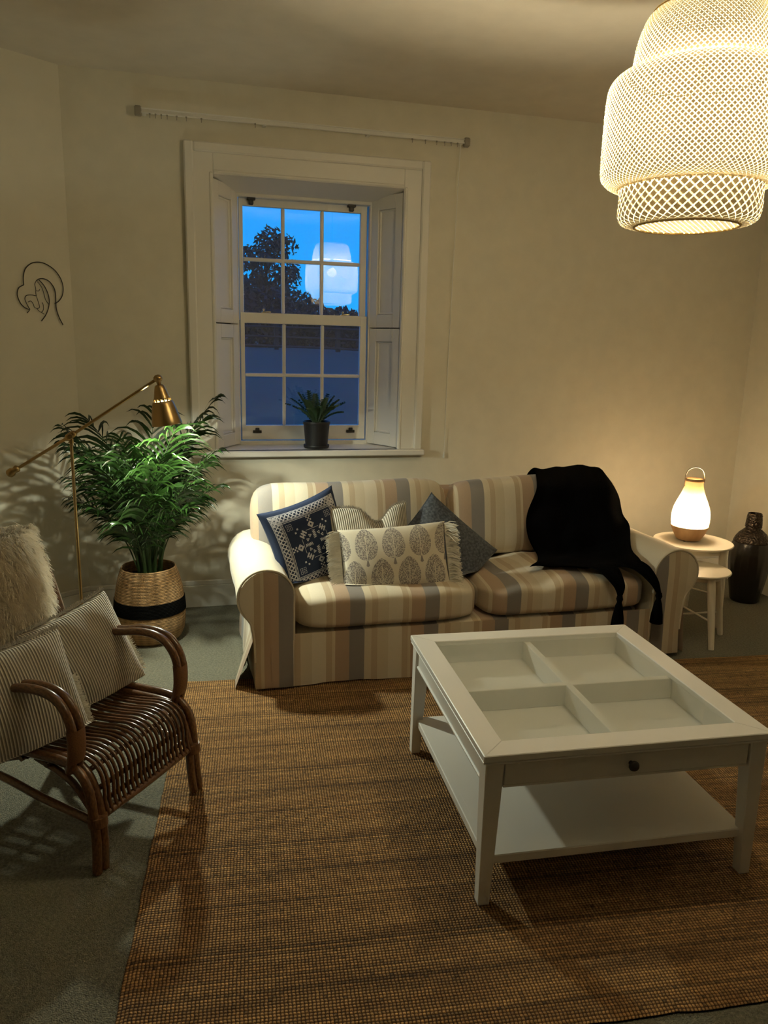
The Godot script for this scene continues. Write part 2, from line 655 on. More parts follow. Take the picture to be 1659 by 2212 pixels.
func leaf_print() -> Image:
	# cream linen with two staggered rows of pointed tree-leaf blocks in taupe
	var w := 880
	var h := 528
	var rr := RandomNumberGenerator.new()
	rr.seed = 5
	var dots := {}
	for i in 9000:
		dots[Vector2i(rr.randi_range(0, w / 6), rr.randi_range(0, h / 6))] = rr.randf()
	var fn := func(x: int, y: int) -> Color:
		var base := Vector3(0.66, 0.60, 0.48)
		var row := 0 if y < h * 0.5 + absf(fposmod(x - 200.0, 220.0) - 110.0) * 0.55 - 8.0 else 1
		var cx := 220.0
		var lx := fposmod(x - (90.0 if row == 0 else 200.0), cx) - cx / 2.0
		var bottom := h * 0.50 if row == 0 else h * 0.985
		var t := (bottom - y) / 262.0
		var ink := false
		if t > 0.0 and t < 1.0:
			var hw := 106.0 * pow(t, 0.42) * pow(1.0 - t, 0.62) * 1.75
			if absf(lx) < hw:
				ink = true
				var cell := Vector2i(x / 6, y / 6)
				if dots.has(cell) and absf(fposmod(x, 6.0) - 3.0) < 2.2 and absf(fposmod(y, 6.0) - 3.0) < 2.2:
					ink = false
				if absf(lx) < 3.5 and t < 0.75:
					ink = false
				if absf(absf(lx) - (t * 110.0 - 18.0)) < 2.0 and t > 0.16 and t < 0.62:
					ink = false
		elif t <= 0.0 and t > -0.2:
			if absf(lx) < 4.0 - t * 60.0:
				ink = true
		var nz := rr.randf_range(0.94, 1.03)
		var c := Vector3(0.25, 0.22, 0.20) * nz if ink else base * nz
		return Color(c.x, c.y, c.z).linear_to_srgb()
	return picture(w, h, fn)

# ---------------------------------------------------------------- room
const CEIL := 3.026
const RIGHT := 2.745
const NEAR := 9.2
const CORNER := -1.73
const CANT := 35.0

func room() -> void:
	var mb := MB.new()
	mb.box(Vector3(-0.2, -0.1, 4.4), Vector3(6.6, 0.2, 10.4), 0.0)
	struct(mb, "floor", M.carpet, "grey green carpet covering the whole floor", "floor")
	mb = MB.new()
	mb.box(Vector3(-0.2, CEIL + 0.1, 4.4), Vector3(6.6, 0.2, 10.4), 0.0)
	struct(mb, "ceiling", M.ceiling_paint, "plain cream painted ceiling", "ceiling")
	# window wall: a wide inner opening and a narrower outer one
	mb = MB.new()
	for L in [[-0.30, 0.0, -0.962, 0.182, 0.95, 2.56], [-0.52, -0.30, -0.82, 0.05, 0.97, 2.53]]:
		var zc: float = (L[0] + L[1]) / 2.0
		var dz: float = L[1] - L[0]
		var x0 := -3.5
		var x1 := 3.1
		mb.box(Vector3((x0 + L[2]) / 2.0, CEIL / 2, zc), Vector3(L[2] - x0, CEIL, dz), 0.0)
		mb.box(Vector3((x1 + L[3]) / 2.0, CEIL / 2, zc), Vector3(x1 - L[3], CEIL, dz), 0.0)
		mb.box(Vector3((L[2] + L[3]) / 2.0, (CEIL + L[5]) / 2.0, zc), Vector3(L[3] - L[2], CEIL - L[5], dz), 0.0)
		mb.box(Vector3((L[2] + L[3]) / 2.0, L[4] / 2.0, zc), Vector3(L[3] - L[2], L[4], dz), 0.0)
	struct(mb, "wall_far", M.wall_paint, "cream painted wall with the sash window", "wall")
	mb = MB.new()
	mb.box(Vector3(RIGHT + 0.1, CEIL / 2, 4.4), Vector3(0.2, CEIL, 10.2), 0.0)
	struct(mb, "wall_right", M.wall_paint, "cream painted wall beside the tall dark vase", "wall")
	mb = MB.new()
	mb.box(Vector3(-0.2, CEIL / 2, NEAR + 0.1), Vector3(6.6, CEIL, 0.2), 0.0)
	struct(mb, "wall_near", M.wall_paint, "cream painted wall facing the window", "wall")
	# canted wall from the corner, then a side wall
	var a := deg_to_rad(CANT)
	var along := Vector3(-cos(a), 0, sin(a))
	var out := Vector3(sin(a), 0, cos(a))
	var bas := Basis(along, Vector3.UP, along.cross(Vector3.UP))
	mb = MB.new()
	var L2 := 1.55
	mb.box(Vector3(CORNER, CEIL / 2, 0) + along * (L2 / 2.0) - out * 0.1, Vector3(L2 + 0.02, CEIL, 0.2), 0.0, bas)
	struct(mb, "wall_left", M.wall_paint, "angled cream wall carrying the wire figure", "wall")
	var e := Vector3(CORNER, 0, 0) + along * L2
	mb = MB.new()
	mb.box(Vector3(e.x - 0.1, CEIL / 2, (e.z + NEAR) / 2.0), Vector3(0.2, CEIL, NEAR - e.z + 0.15), 0.0)
	struct(mb, "wall_side", M.wall_paint, "cream side wall behind the rattan chair", "wall")
	# skirting boards: body, quirk and cap
	var sk := func(nm: String, p: Vector3, d: Vector3, length: float, o2: Vector3, lab: String) -> void:
		var b2 := Basis(d, Vector3.UP, d.cross(Vector3.UP))
		var q := MB.new()
		q.box(p + d * (length / 2.0) + o2 * 0.009 + Vector3(0, 0.070, 0), Vector3(length, 0.14, 0.018), 0.002, b2)
		var o := struct(q, nm, M.white_gloss, lab, "skirting board")
		q = MB.new()
		q.box(p + d * (length / 2.0) + o2 * 0.007 + Vector3(0, 0.156, 0), Vector3(length, 0.032, 0.014), 0.005, b2)
		part(q, "moulding", M.white_gloss, o)
	sk.call("baseboard_far", Vector3(CORNER, 0, 0), Vector3.RIGHT, RIGHT - CORNER, Vector3.BACK, "cream skirting board under the window")
	sk.call("baseboard_left", Vector3(CORNER, 0, 0), along, L2, out, "cream skirting board along the angled wall")
	sk.call("baseboard_right", Vector3(RIGHT, 0, 0), Vector3.BACK, NEAR, Vector3.LEFT, "cream skirting board behind the dark vase")

# ---------------------------------------------------------------- window
const WL := -0.948
const WR := 0.168
const WB := 0.987
const WT := 2.548
const SL := -0.800
const SR := 0.032
const SB := 1.0
const ST := 2.505

func window() -> void:
	# architrave: three boards, each stepped
	var mb := MB.new()
	var o := Node3D.new()
	o.name = "trim_1"
	add_child(o)
	tag(o, "wide stepped white architrave around the window", "window trim", "", "structure")
	for s in [-1.0, 1.0]:
		mb = MB.new()
		var xi := WL if s < 0 else WR
		mb.box(Vector3(xi + s * 0.075, (WB + WT + 0.16) / 2.0, 0.011), Vector3(0.15, WT + 0.16 - WB, 0.022), 0.003)
		var b := part(mb, "jamb_board", M.white_gloss, o)
		mb = MB.new()
		mb.box(Vector3(xi + s * 0.132, (WB + WT + 0.16) / 2.0, 0.022), Vector3(0.052, WT + 0.165 - WB, 0.044), 0.008)
		part(mb, "outer_moulding", M.white_gloss, b)
		mb = MB.new()
		mb.box(Vector3(xi + s * 0.012, (WB + WT) / 2.0, 0.013), Vector3(0.020, WT - WB + 0.02, 0.030), 0.006)
		part(mb, "inner_bead", M.white_gloss, b)
	mb = MB.new()
	mb.box(Vector3((WL + WR) / 2, WT + 0.078, 0.011), Vector3(WR - WL, 0.156, 0.022), 0.003)
	var hb := part(mb, "head_board", M.white_gloss, o)
	mb = MB.new()
	mb.box(Vector3((WL + WR) / 2, WT + 0.135, 0.022), Vector3(WR - WL + 0.212, 0.052, 0.0441), 0.008)
	part(mb, "outer_moulding", M.white_gloss, hb)
	mb = MB.new()
	mb.box(Vector3((WL + WR) / 2, WT + 0.012, 0.013), Vector3(WR - WL, 0.020, 0.030), 0.006)
	part(mb, "inner_bead", M.white_gloss, hb)
	# sill
	mb = MB.new()
	mb.box(Vector3((WL + WR) / 2 , 0.969, -0.128), Vector3(WR - WL - 0.001, 0.036, 0.34), 0.004)
	mb.box(Vector3((WL + WR) / 2, 0.969, 0.038), Vector3(WR - WL + 0.34, 0.036, 0.072), 0.006)
	struct(mb, "trim_2", M.sill_gloss, "glossy white window sill with the small fern on it", "window sill")

	var w := Node3D.new()
	w.name = "window_1"
	add_child(w)
	tag(w, "white six over six sash window with folded shutters", "window", "", "structure")
	# sloping head lining
	mb = MB.new()
	var d := Vector3(0, ST - WT, -0.255)
	mb.box(Vector3((WL + WR) / 2, (WT + ST) / 2.0 + 0.008, -0.1275), Vector3(WR - WL + 0.02, 0.016, d.length()), 0.001, Basis(Vector3.RIGHT, -atan2(ST - WT, -0.255) + PI))
	part(mb, "head_lining", M.white_gloss, w)
	# splayed shutters, two leaves each side
	for s in [-1.0, 1.0]:
		var x0 := WL if s < 0 else WR
		var x1 := SL if s < 0 else SR
		var p0 := Vector3(x0, 0, -0.004)
		var p1 := Vector3(x1, 0, -0.25)
		var u := (p1 - p0).normalized()
		var nn := Vector3(u.z, 0, -u.x) * (1.0 if s < 0 else -1.0)
		if nn.x * s > 0: nn = -nn
		var wd := p0.distance_to(p1)
		var bas := Basis(u, Vector3.UP, u.cross(Vector3.UP))
		for lv in [[0.992, 1.735], [1.742, 2.532]]:
			var y0: float = lv[0]
			var y1: float = lv[1]
			var yc := (y0 + y1) / 2.0
			mb = MB.new()
			var C := (p0 + p1) / 2.0 - nn * 0.016
			mb.box(p0 + u * 0.034 - nn * 0.016 + Vector3(0, yc, 0), Vector3(0.064, y1 - y0, 0.030), 0.003, bas)
			mb.box(p1 - u * 0.034 - nn * 0.016 + Vector3(0, yc, 0), Vector3(0.064, y1 - y0, 0.030), 0.003, bas)
			for yy in [y0 + 0.04, y1 - 0.04]:
				mb.box(C + Vector3(0, yy, 0), Vector3(wd - 0.13, 0.08, 0.030), 0.003, bas)
			var leaf := part(mb, "shutter_leaf", M.white_gloss, w)
			mb = MB.new()
			mb.box(C - nn * 0.008 + Vector3(0, yc, 0), Vector3(wd - 0.125, y1 - y0 - 0.15, 0.012), 0.002, bas)
			part(mb, "panel", M.white_gloss, leaf)
			mb = MB.new()
			for t in [-1.0, 1.0]:
				mb.box(C - nn * 0.001 + u * (t * (wd / 2 - 0.073)) + Vector3(0, yc, 0), Vector3(0.014, y1 - y0 - 0.158, 0.014), 0.006, bas)
				mb.box(C - nn * 0.001 + Vector3(0, yc + t * ((y1 - y0) / 2.0 - 0.086), 0), Vector3(wd - 0.14, 0.014, 0.014), 0.006, bas)
			part(mb, "panel_moulding", M.white_gloss, leaf)
	# box frame
	mb = MB.new()
	var zc := -0.275
	for s in [-1.0, 1.0]:
		var x := SL - 0.012 if s < 0 else SR + 0.012
		mb.box(Vector3(x + s * 0.01, (SB + ST) / 2.0, zc), Vector3(0.055, ST - SB + 0.05, 0.05), 0.003)
	mb.box(Vector3((SL + SR) / 2, ST + 0.005, zc), Vector3(SR - SL, 0.045, 0.05), 0.003)
	mb.box(Vector3((SL + SR) / 2, SB - 0.005, zc), Vector3(SR - SL, 0.03, 0.06), 0.003)
	part(mb, "box_frame", M.white_gloss, w)
	# sashes
	var gx0 := -0.762
	var gx1 := -0.022
	for k in 2:
		var z := -0.285 if k == 0 else -0.325   # lower sash inside, upper outside
		var yb := 1.015 if k == 0 else 1.765
		var yt := 1.812 if k == 0 else 2.49
		var g0 := 1.108 if k == 0 else 1.812
		var g1 := 1.748 if k == 0 else 2.445
		var q := MB.new()
		var th := 0.036
		var xa := SL + 0.012
		var xb := SR - 0.012
		q.box(Vector3((xa + gx0) / 2, (yb + yt) / 2, z), Vector3(gx0 - xa, yt - yb, th), 0.003)
		q.box(Vector3((xb + gx1) / 2, (yb + yt) / 2, z), Vector3(xb - gx1, yt - yb, th), 0.003)
		q.box(Vector3((xa + xb) / 2, (yb + g0) / 2, z), Vector3(xb - xa - 0.002, g0 - yb, th - 0.001), 0.003)
		q.box(Vector3((xa + xb) / 2, (yt + g1) / 2, z), Vector3(xb - xa - 0.002, yt - g1, th - 0.001), 0.003)
		var sash := part(q, "lower_sash" if k == 0 else "upper_sash", M.white_gloss, w)
		var pw := (gx1 - gx0) / 3.0
		var ym := 1.428 if k == 0 else 2.133
		for i in 2:
			q = MB.new()
			q.box(Vector3(gx0 + pw * (i + 1), (g0 + g1) / 2, z), Vector3(0.022, g1 - g0, 0.026), 0.006)
			part(q, "glazing_bar", M.white_gloss, sash)
		q = MB.new()
		q.box(Vector3((gx0 + gx1) / 2, ym, z), Vector3(gx1 - gx0, 0.022, 0.0262), 0.006)
		part(q, "glazing_bar", M.white_gloss, sash)
		for i in 3:
			for j in 2:
				var a := Vector2(gx0 + pw * i, g0 if j == 0 else ym)
				var b := Vector2(gx0 + pw * (i + 1), ym if j == 0 else g1)
				q = MB.new()
				for dz in [0.004, -0.010]:
					q.box(Vector3((a.x + b.x) / 2, (a.y + b.y) / 2, z + dz), Vector3(b.x - a.x - 0.004, b.y - a.y - 0.004, 0.004), 0.0)
				part(q, "pane", M.pane_glass, sash)
	# iron lifts on the bottom rail, stops at the top, catches on the meeting rail
	for x in [-0.691, -0.078]:
		mb = MB.new()
		mb.box(Vector3(x, 1.068, -0.262), Vector3(0.055, 0.018, 0.010), 0.002)
		mb.box(Vector3(x, 1.082, -0.258), Vector3(0.026, 0.022, 0.018), 0.004)
		part(mb, "sash_lift", M.iron, w)
	for x in [-0.712, -0.086]:
		mb = MB.new()
		mb.box(Vector3(x, 2.481, -0.29), Vector3(0.050, 0.014, 0.035), 0.002)
		mb.box(Vector3(x, 2.466, -0.292), Vector3(0.028, 0.034, 0.028), 0.004)
		part(mb, "sash_stop", M.iron, w)
	for x in [-0.64, -0.135]:
		mb = MB.new()
		mb.lathe([Vector2(0, 0), Vector2(0.016, 0), Vector2(0.016, 0.006), Vector2(0.006, 0.010), Vector2(0.006, 0.018), Vector2(0.012, 0.022), Vector2(0, 0.028)], 12, Vector3(x, 1.812, -0.29))
		mb.box(Vector3(x + 0.02, 1.819, -0.29), Vector3(0.05, 0.008, 0.012), 0.002)
		part(mb, "sash_catch", M.bright_brass, w)

# ---------------------------------------------------------------- outdoors
func ground_y(z: float) -> float:
	return lerpf(-0.35, 1.16, clampf(-z / 33.0, 0.0, 1.0)) + clampf((-z - 33.0) / 60.0, 0.0, 1.0) * 0.5

func crown(mb: MB, c: Vector3, r: Vector3, count: int, size: float, rg: RandomNumberGenerator) -> void:
	for i in count:
		var d := Vector3(rg.randfn(), rg.randfn(), rg.randfn()).normalized() * pow(rg.randf(), 0.35)
		var p := c + d * r
		var a := Vector3(rg.randfn(), rg.randfn(), rg.randfn()).normalized()
		var b := a.cross(Vector3(rg.randfn(), rg.randfn(), rg.randfn())).normalized()
		var s := size * rg.randf_range(0.6, 1.3)
		mb.blade([p - a * s, p, p + a * s], [s * 0.1, s * 0.42, s * 0.05], b)

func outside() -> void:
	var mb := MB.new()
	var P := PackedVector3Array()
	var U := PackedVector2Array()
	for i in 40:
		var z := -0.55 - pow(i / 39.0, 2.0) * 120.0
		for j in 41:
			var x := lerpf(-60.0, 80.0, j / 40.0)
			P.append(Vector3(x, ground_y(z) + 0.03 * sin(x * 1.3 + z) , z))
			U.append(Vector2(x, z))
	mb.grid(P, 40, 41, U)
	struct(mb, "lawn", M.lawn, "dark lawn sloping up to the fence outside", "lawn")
	# fence, posts and three rails
	var f := thing("paddock_fence", "dark post and rail fence across the lawn", "fence", Vector3(6.29, ground_y(-33.0), -33.0))
	var dirv := Vector3(-2.75, 0.02, -2.2)
	for k in range(-3, 7):
		var p := dirv * k
		p.y += ground_y(-33.0 + dirv.z * k) - ground_y(-33.0)
		mb = MB.new()
		mb.box(p + Vector3(0, 0.6, 0), Vector3(0.22, 1.3, 0.22), 0.02)
		part(mb, "post", M.fence_wood, f)
		if k < 6:
			var p2 := dirv * (k + 1)
			p2.y += ground_y(-33.0 + dirv.z * (k + 1)) - ground_y(-33.0)
			for hh in [0.16, 0.62, 1.1]:
				mb = MB.new()
				mb.tube(PackedVector3Array([p + Vector3(0, hh, 0.12), p2 + Vector3(0, hh, 0.12)]), 0.06, 6)
				part(mb, "rail", M.fence_wood, f)
	var rg := RandomNumberGenerator.new()
	rg.seed = 99
	# the large open-crowned tree
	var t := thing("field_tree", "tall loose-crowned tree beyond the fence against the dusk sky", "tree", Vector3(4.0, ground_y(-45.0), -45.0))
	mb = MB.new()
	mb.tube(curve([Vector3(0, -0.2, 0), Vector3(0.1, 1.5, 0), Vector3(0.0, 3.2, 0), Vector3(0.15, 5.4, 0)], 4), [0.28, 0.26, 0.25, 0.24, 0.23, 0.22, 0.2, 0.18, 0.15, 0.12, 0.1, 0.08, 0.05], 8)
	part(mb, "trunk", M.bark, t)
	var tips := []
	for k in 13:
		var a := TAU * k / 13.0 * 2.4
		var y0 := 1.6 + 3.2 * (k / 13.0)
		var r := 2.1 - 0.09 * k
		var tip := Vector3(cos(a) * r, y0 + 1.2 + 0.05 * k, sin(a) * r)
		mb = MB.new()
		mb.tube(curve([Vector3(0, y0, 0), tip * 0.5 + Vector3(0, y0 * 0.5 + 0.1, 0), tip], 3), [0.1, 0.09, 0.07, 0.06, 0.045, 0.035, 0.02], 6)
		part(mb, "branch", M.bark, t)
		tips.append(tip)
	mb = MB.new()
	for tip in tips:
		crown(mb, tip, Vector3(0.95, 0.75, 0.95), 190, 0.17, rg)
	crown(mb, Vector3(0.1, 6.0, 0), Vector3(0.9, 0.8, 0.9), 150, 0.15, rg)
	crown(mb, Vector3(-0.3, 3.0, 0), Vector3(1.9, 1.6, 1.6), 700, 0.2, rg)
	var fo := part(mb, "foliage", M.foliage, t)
	fo.set_meta("kind", "stuff")
	# shrubs of the hedge line
	var k := 0
	var labs := ["broad dark shrub under the tall loose tree", "dense dark bush right of the tall tree", "low dark bush at the hedge gap", "rounded dark bush by the field edge", "dark bush at the far end of the hedge", "dark thicket left of the tall tree"]
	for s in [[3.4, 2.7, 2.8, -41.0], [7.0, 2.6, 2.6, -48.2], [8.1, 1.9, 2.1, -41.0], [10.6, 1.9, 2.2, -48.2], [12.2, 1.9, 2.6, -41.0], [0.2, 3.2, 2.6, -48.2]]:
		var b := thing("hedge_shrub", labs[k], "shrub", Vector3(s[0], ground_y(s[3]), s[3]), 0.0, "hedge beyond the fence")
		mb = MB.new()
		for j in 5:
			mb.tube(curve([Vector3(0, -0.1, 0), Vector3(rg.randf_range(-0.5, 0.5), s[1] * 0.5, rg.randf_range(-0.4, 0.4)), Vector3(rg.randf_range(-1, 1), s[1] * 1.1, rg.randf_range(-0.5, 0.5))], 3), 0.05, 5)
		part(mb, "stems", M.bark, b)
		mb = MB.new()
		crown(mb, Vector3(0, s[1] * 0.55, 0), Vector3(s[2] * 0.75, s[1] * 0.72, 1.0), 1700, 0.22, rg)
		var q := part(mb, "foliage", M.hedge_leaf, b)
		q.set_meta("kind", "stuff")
		k += 1
	# far rise
	mb = MB.new()
	P = PackedVector3Array()
	U = PackedVector2Array()
	for i in 8:
		for j in 31:
			var x := lerpf(-80.0, 140.0, j / 30.0)
			P.append(Vector3(x, 1.0 + (4.3 + 0.9 * sin(x * 0.06 + 1.0)) * sin(PI * i / 7.0), -92.0 - i * 6.0))
			U.append(Vector2(x, i))
	mb.grid(P, 8, 31, U)
	struct(mb, "far_hill", M.far_field, "low dark hill on the horizon", "hill")

# ---------------------------------------------------------------- soft shapes
func softbox(mb: MB, c: Vector3, s: Vector3, uoff: float, e := 0.38, bas := Basis.IDENTITY, fn = null, rows := 21, cols := 37) -> void:
	var P := PackedVector3Array()
	var U := PackedVector2Array()
	var h := s * 0.5
	for i in rows:
		var xx := sin((2.0 * i / (rows - 1) - 1.0) * PI / 2.0)
		var f := pow(maxf(0.0, 1.0 - pow(absf(xx), 11.0)), 1.0 / 3.4)
		for j in cols:
			var a := TAU * j / (cols - 1)
			var y := signf(cos(a)) * pow(absf(cos(a)), e) * f
			var z := signf(sin(a)) * pow(absf(sin(a)), e) * f
			var p := Vector3(xx * h.x, y * h.y, z * h.z)
			if fn != null:
				p = fn.call(p, Vector3(xx, y, z))
			P.append(c + bas * p)
			U.append(Vector2(c.x + xx * h.x + uoff, 0.5 * j / (cols - 1)))
	mb.grid(P, rows, cols, U, true, true)

func pillow(w: float, h: float, t: float, ear: float, uvs: Vector2, fn = null) -> MB:
	var mb := MB.new()
	var n := 29
	for side in [1.0, -1.0]:
		var P := PackedVector3Array()
		var U := PackedVector2Array()
		for i in n:
			var v := 2.0 * i / (n - 1) - 1.0
			for j in n:
				var u := 2.0 * j / (n - 1) - 1.0
				u = sin(u * PI / 2.0) * 0.6 + u * 0.4
				var vv := sin(v * PI / 2.0) * 0.6 + v * 0.4
				var x := u * w / 2.0 * (1.0 - ear * (1.0 - vv * vv) * u * u)
				var y := vv * h / 2.0 * (1.0 - ear * (1.0 - u * u) * vv * vv)
				var fu := maxf(0.0, 1.0 - u * u)
				var fv := maxf(0.0, 1.0 - vv * vv)
				var z: float = side * t / 2.0 * pow(fu * fv, 0.42)
				z += side * 0.004 * sin(u * 9.0 + vv * 4.0) * fu * fv
				var p := Vector3(x, y, z)
				if fn != null:
					p = fn.call(p, u, vv)
				P.append(p)
				U.append(Vector2((u + 1.0) / 2.0 * uvs.x, (1.0 - vv) / 2.0 * uvs.y))
		if side < 0.0:
			var Q := PackedVector3Array()
			var V := PackedVector2Array()
			for i in n:
				for j in n:
					Q.append(P[i * n + n - 1 - j])
					V.append(U[i * n + n - 1 - j])
			mb.grid(Q, n, n, V)
		else:
			mb.grid(P, n, n, U)
	return mb

func seat_rest(xf: Transform3D, level: float) -> Callable:
	# a soft corner that meets the seat spreads forward on it instead of sinking in
	var inv := xf.affine_inverse()
	return func(p: Vector3, _u: float, _v: float) -> Vector3:
		var q := xf * p
		if q.y < level:
			var d := level - q.y
			q.y = level + 0.02 * sin(d * 9.0)
			q.z += d * 0.45
		return inv * q

func edge_fringe(mb: MB, w: float, h: float, ear: float, a: Vector2, b: Vector2, out: Vector3, length: float, count: int, rg: RandomNumberGenerator, fn = null, wd := 0.0011) -> void:
	# threads standing off a cushion seam between the outline points a and b (in -1..1)
	for i in count:
		var q := a.lerp(b, (i + rg.randf()) / count)
		var p := Vector3(q.x * w / 2.0 * (1.0 - ear * (1.0 - q.y * q.y) * q.x * q.x), q.y * h / 2.0 * (1.0 - ear * (1.0 - q.x * q.x) * q.y * q.y), 0)
		if fn != null:
			p = fn.call(p, q.x, q.y)
		var d := (out + Vector3(rg.randfn(), rg.randfn(), rg.randfn()) * 0.35).normalized()
		var l := length * rg.randf_range(0.4, 1.2)
		mb.blade([p - d * 0.003, p + d * l * 0.5, p + d * l], [wd, wd, wd * 0.6], Vector3.BACK)

func fringe(mb: MB, a: Vector3, b: Vector3, out: Vector3, length: float, count: int, rg: RandomNumberGenerator, nrm: Vector3, wd := 0.0022) -> void:
	for i in count:
		var p := a.lerp(b, (i + rg.randf()) / count)
		var d := (out + Vector3(rg.randfn(), rg.randfn(), rg.randfn()) * 0.22).normalized()
		var l := length * rg.randf_range(0.65, 1.15)
		var q := p + d * l * 0.5
		var r := p + d * l + Vector3(0, -0.25 * l, 0.1 * l * rg.randfn())
		mb.blade([p, q, r], [wd, wd, wd * 0.6], nrm)

# ---------------------------------------------------------------- sofa
const SX := 0.295
const UO := 0.695   # stripe phase
const SEAT := 0.468

func sofa() -> void:
	var o := thing("striped_sofa", "two cushion sofa in a cream, tan and grey striped loose cover", "sofa", Vector3(SX, 0.006, 0.45))
	# frame under the seat
	var mb := MB.new()
	softbox(mb, Vector3(0, 0.15, 0.42), Vector3(1.98, 0.26, 0.80), UO, 0.12)
	part(mb, "base", M.striped_cotton, o)
	# front skirt: a cloth panel hanging to the rug with soft folds
	mb = MB.new()
	var P := PackedVector3Array()
	var U := PackedVector2Array()
	for i in 9:
		var t := i / 8.0
		for j in 65:
			var x := lerpf(-0.985, 0.985, j / 64.0)
			var z := 0.832 + 0.012 * t + t * 0.007 * sin(x * 11.0) + 0.003 * sin(x * 37.0 + t * 3.0) * t
			P.append(Vector3(x, lerpf(0.275, 0.012, t) + 0.004 * sin(x * 6.0) * t, z))
			U.append(Vector2(x + UO, t * 0.26))
	mb.grid(P, 9, 65, U)
	part(mb, "front_skirt", M.striped_cotton, o)
	# arms
	for s in [-1.0, 1.0]:
		var sec := []   # (outward from the inner face, y)
		sec.append(Vector2(0.0, 0.015))
		sec.append(Vector2(0.0, 0.25))
		sec.append(Vector2(0.0, 0.42))
		for k in 15:
			var a := PI - (PI * 1.22) * k / 14.0
			sec.append(Vector2(0.13 + cos(a) * 0.132, 0.468 + sin(a) * 0.132))
		sec.append(Vector2(0.200, 0.34))
		sec.append(Vector2(0.187, 0.27))
		sec.append(Vector2(0.183, 0.15))
		sec.append(Vector2(0.188, 0.015))
		var zs := [0.03, 0.15, 0.3, 0.45, 0.6, 0.72, 0.80, 0.835, 0.845]
		P = PackedVector3Array()
		U = PackedVector2Array()
		for i in zs.size():
			var z: float = zs[i]
			for j in sec.size() + 1:
				var q: Vector2 = sec[j % sec.size()]
				var pinch := 0.0
				if i == zs.size() - 1: pinch = 0.012
				var c := Vector2(0.11, 0.32)
				var qq := q + (c - q).normalized() * pinch
				var wob := 0.004 * sin(z * 14.0 + q.y * 20.0)
				P.append(Vector3(s * (0.967 + qq.x + wob), maxf(qq.y, 0.012), z))
				U.append(Vector2(0.23 + 0.02 * sin(j), z))
		mb = MB.new()
		mb.grid(P, zs.size(), sec.size() + 1, U, true, true)
		var arm := part(mb, "arm", M.striped_cotton, o)
		# front panel, slightly domed, striped
		P = PackedVector3Array()
		U = PackedVector2Array()
		for r in 5:
			var t := 1.0 - r / 4.0
			for j in sec.size() + 1:
				var q: Vector2 = sec[j % sec.size()]
				var c := Vector2(0.11, clampf(q.y, 0.03, 0.45))
				var qq := c.lerp(q, t * 0.96)
				var x: float = s * (0.967 + qq.x)
				P.append(Vector3(x, maxf(qq.y, 0.012), 0.845 + 0.012 * (1.0 - t * t) + (0.01 if qq.y < 0.1 else 0.0) + 0.003 * sin(qq.x * 60.0)))
				U.append(Vector2(x + UO + (-0.035 if s < 0 else -0.14), qq.y))
		mb = MB.new()
		mb.grid(P, 5, sec.size() + 1, U, true)
		part(mb, "front_panel", M.striped_cotton, arm)
		var pp := []
		for j in range(1, sec.size() - 1):
			pp.append(Vector3(s * (0.967 + sec[j].x), sec[j].y, 0.842))
		mb = MB.new()
		mb.tube(curve(pp, 2), 0.006, 6)
		part(mb, "piping", M.cream_cotton, arm)
		# side skirt with the loose corner flap
		P = PackedVector3Array()
		U = PackedVector2Array()
		for i in 9:
			var t := i / 8.0
			for j in 17:
				var w := j / 16.0
				var z := lerpf(0.06, 0.85, w)
				var fl := 0.075 * t * smoothstep(0.55, 0.93, w) * (1.0 if s < 0 else 0.35)
				P.append(Vector3(s * (1.158 + 0.012 * t + fl + 0.004 * sin(z * 22.0) * t), lerpf(0.27, 0.012, t), z - fl * 0.5))
				U.append(Vector2(0.30 + z * 0.5, t * 0.26))
		mb = MB.new()
		mb.grid(P, 9, 17, U)
		part(mb, "side_skirt", M.striped_cotton, arm)
	# back frame
	mb = MB.new()
	softbox(mb, Vector3(0, 0.43, 0.085), Vector3(2.22, 0.80, 0.17), UO, 0.22)
	part(mb, "backrest", M.striped_cotton, o)
	# loose cushions
	for s in [-1.0, 1.0]:
		mb = MB.new()
		var fn := func(p: Vector3, q: Vector3) -> Vector3:
			if q.y > 0.0:
				p.y += 0.022 * (1.0 - q.x * q.x) * (1.0 - q.z * q.z) + 0.004 * sin(p.x * 23.0 * s + p.z * 7.0)
			p.z += 0.012 * (1.0 - q.x * q.x) * signf(q.z) * absf(q.z) + 0.004 * sin(p.x * 15.0 + s)
			if s > 0.0 and q.y > 0.2:
				p.y += 0.012 * sin(p.x * 9.0 + 1.0) + 0.007 * sin(p.x * 26.0 - p.z * 14.0)
			return p
		softbox(mb, Vector3(s * 0.4835, 0.365, 0.530), Vector3(0.964, 0.185, 0.60), UO + (0.0 if s < 0 else -0.06), 0.36, Basis.IDENTITY, fn, 33, 49)
		part(mb, "seat_cushion", M.striped_cotton, o)
		mb = MB.new()
		var fb := func(p: Vector3, q: Vector3) -> Vector3:
			p.z += 0.03 * (1.0 - q.x * q.x) * maxf(q.z, 0.0) + 0.004 * sin(p.x * 19.0 + p.y * 8.0)
			if q.y > 0.0:
				p.y += 0.010 * sin(p.x * 5.0 + s) - 0.012 * absf(q.x * q.x)
			return p
		softbox(mb, Vector3(s * 0.555, 0.667, 0.165), Vector3(1.112, 0.45, 0.23), UO + (0.0 if s < 0 else -0.06), 0.5, Basis(Vector3.RIGHT, -0.2), fb, 33, 49)
		part(mb, "back_cushion", M.striped_cotton, o)

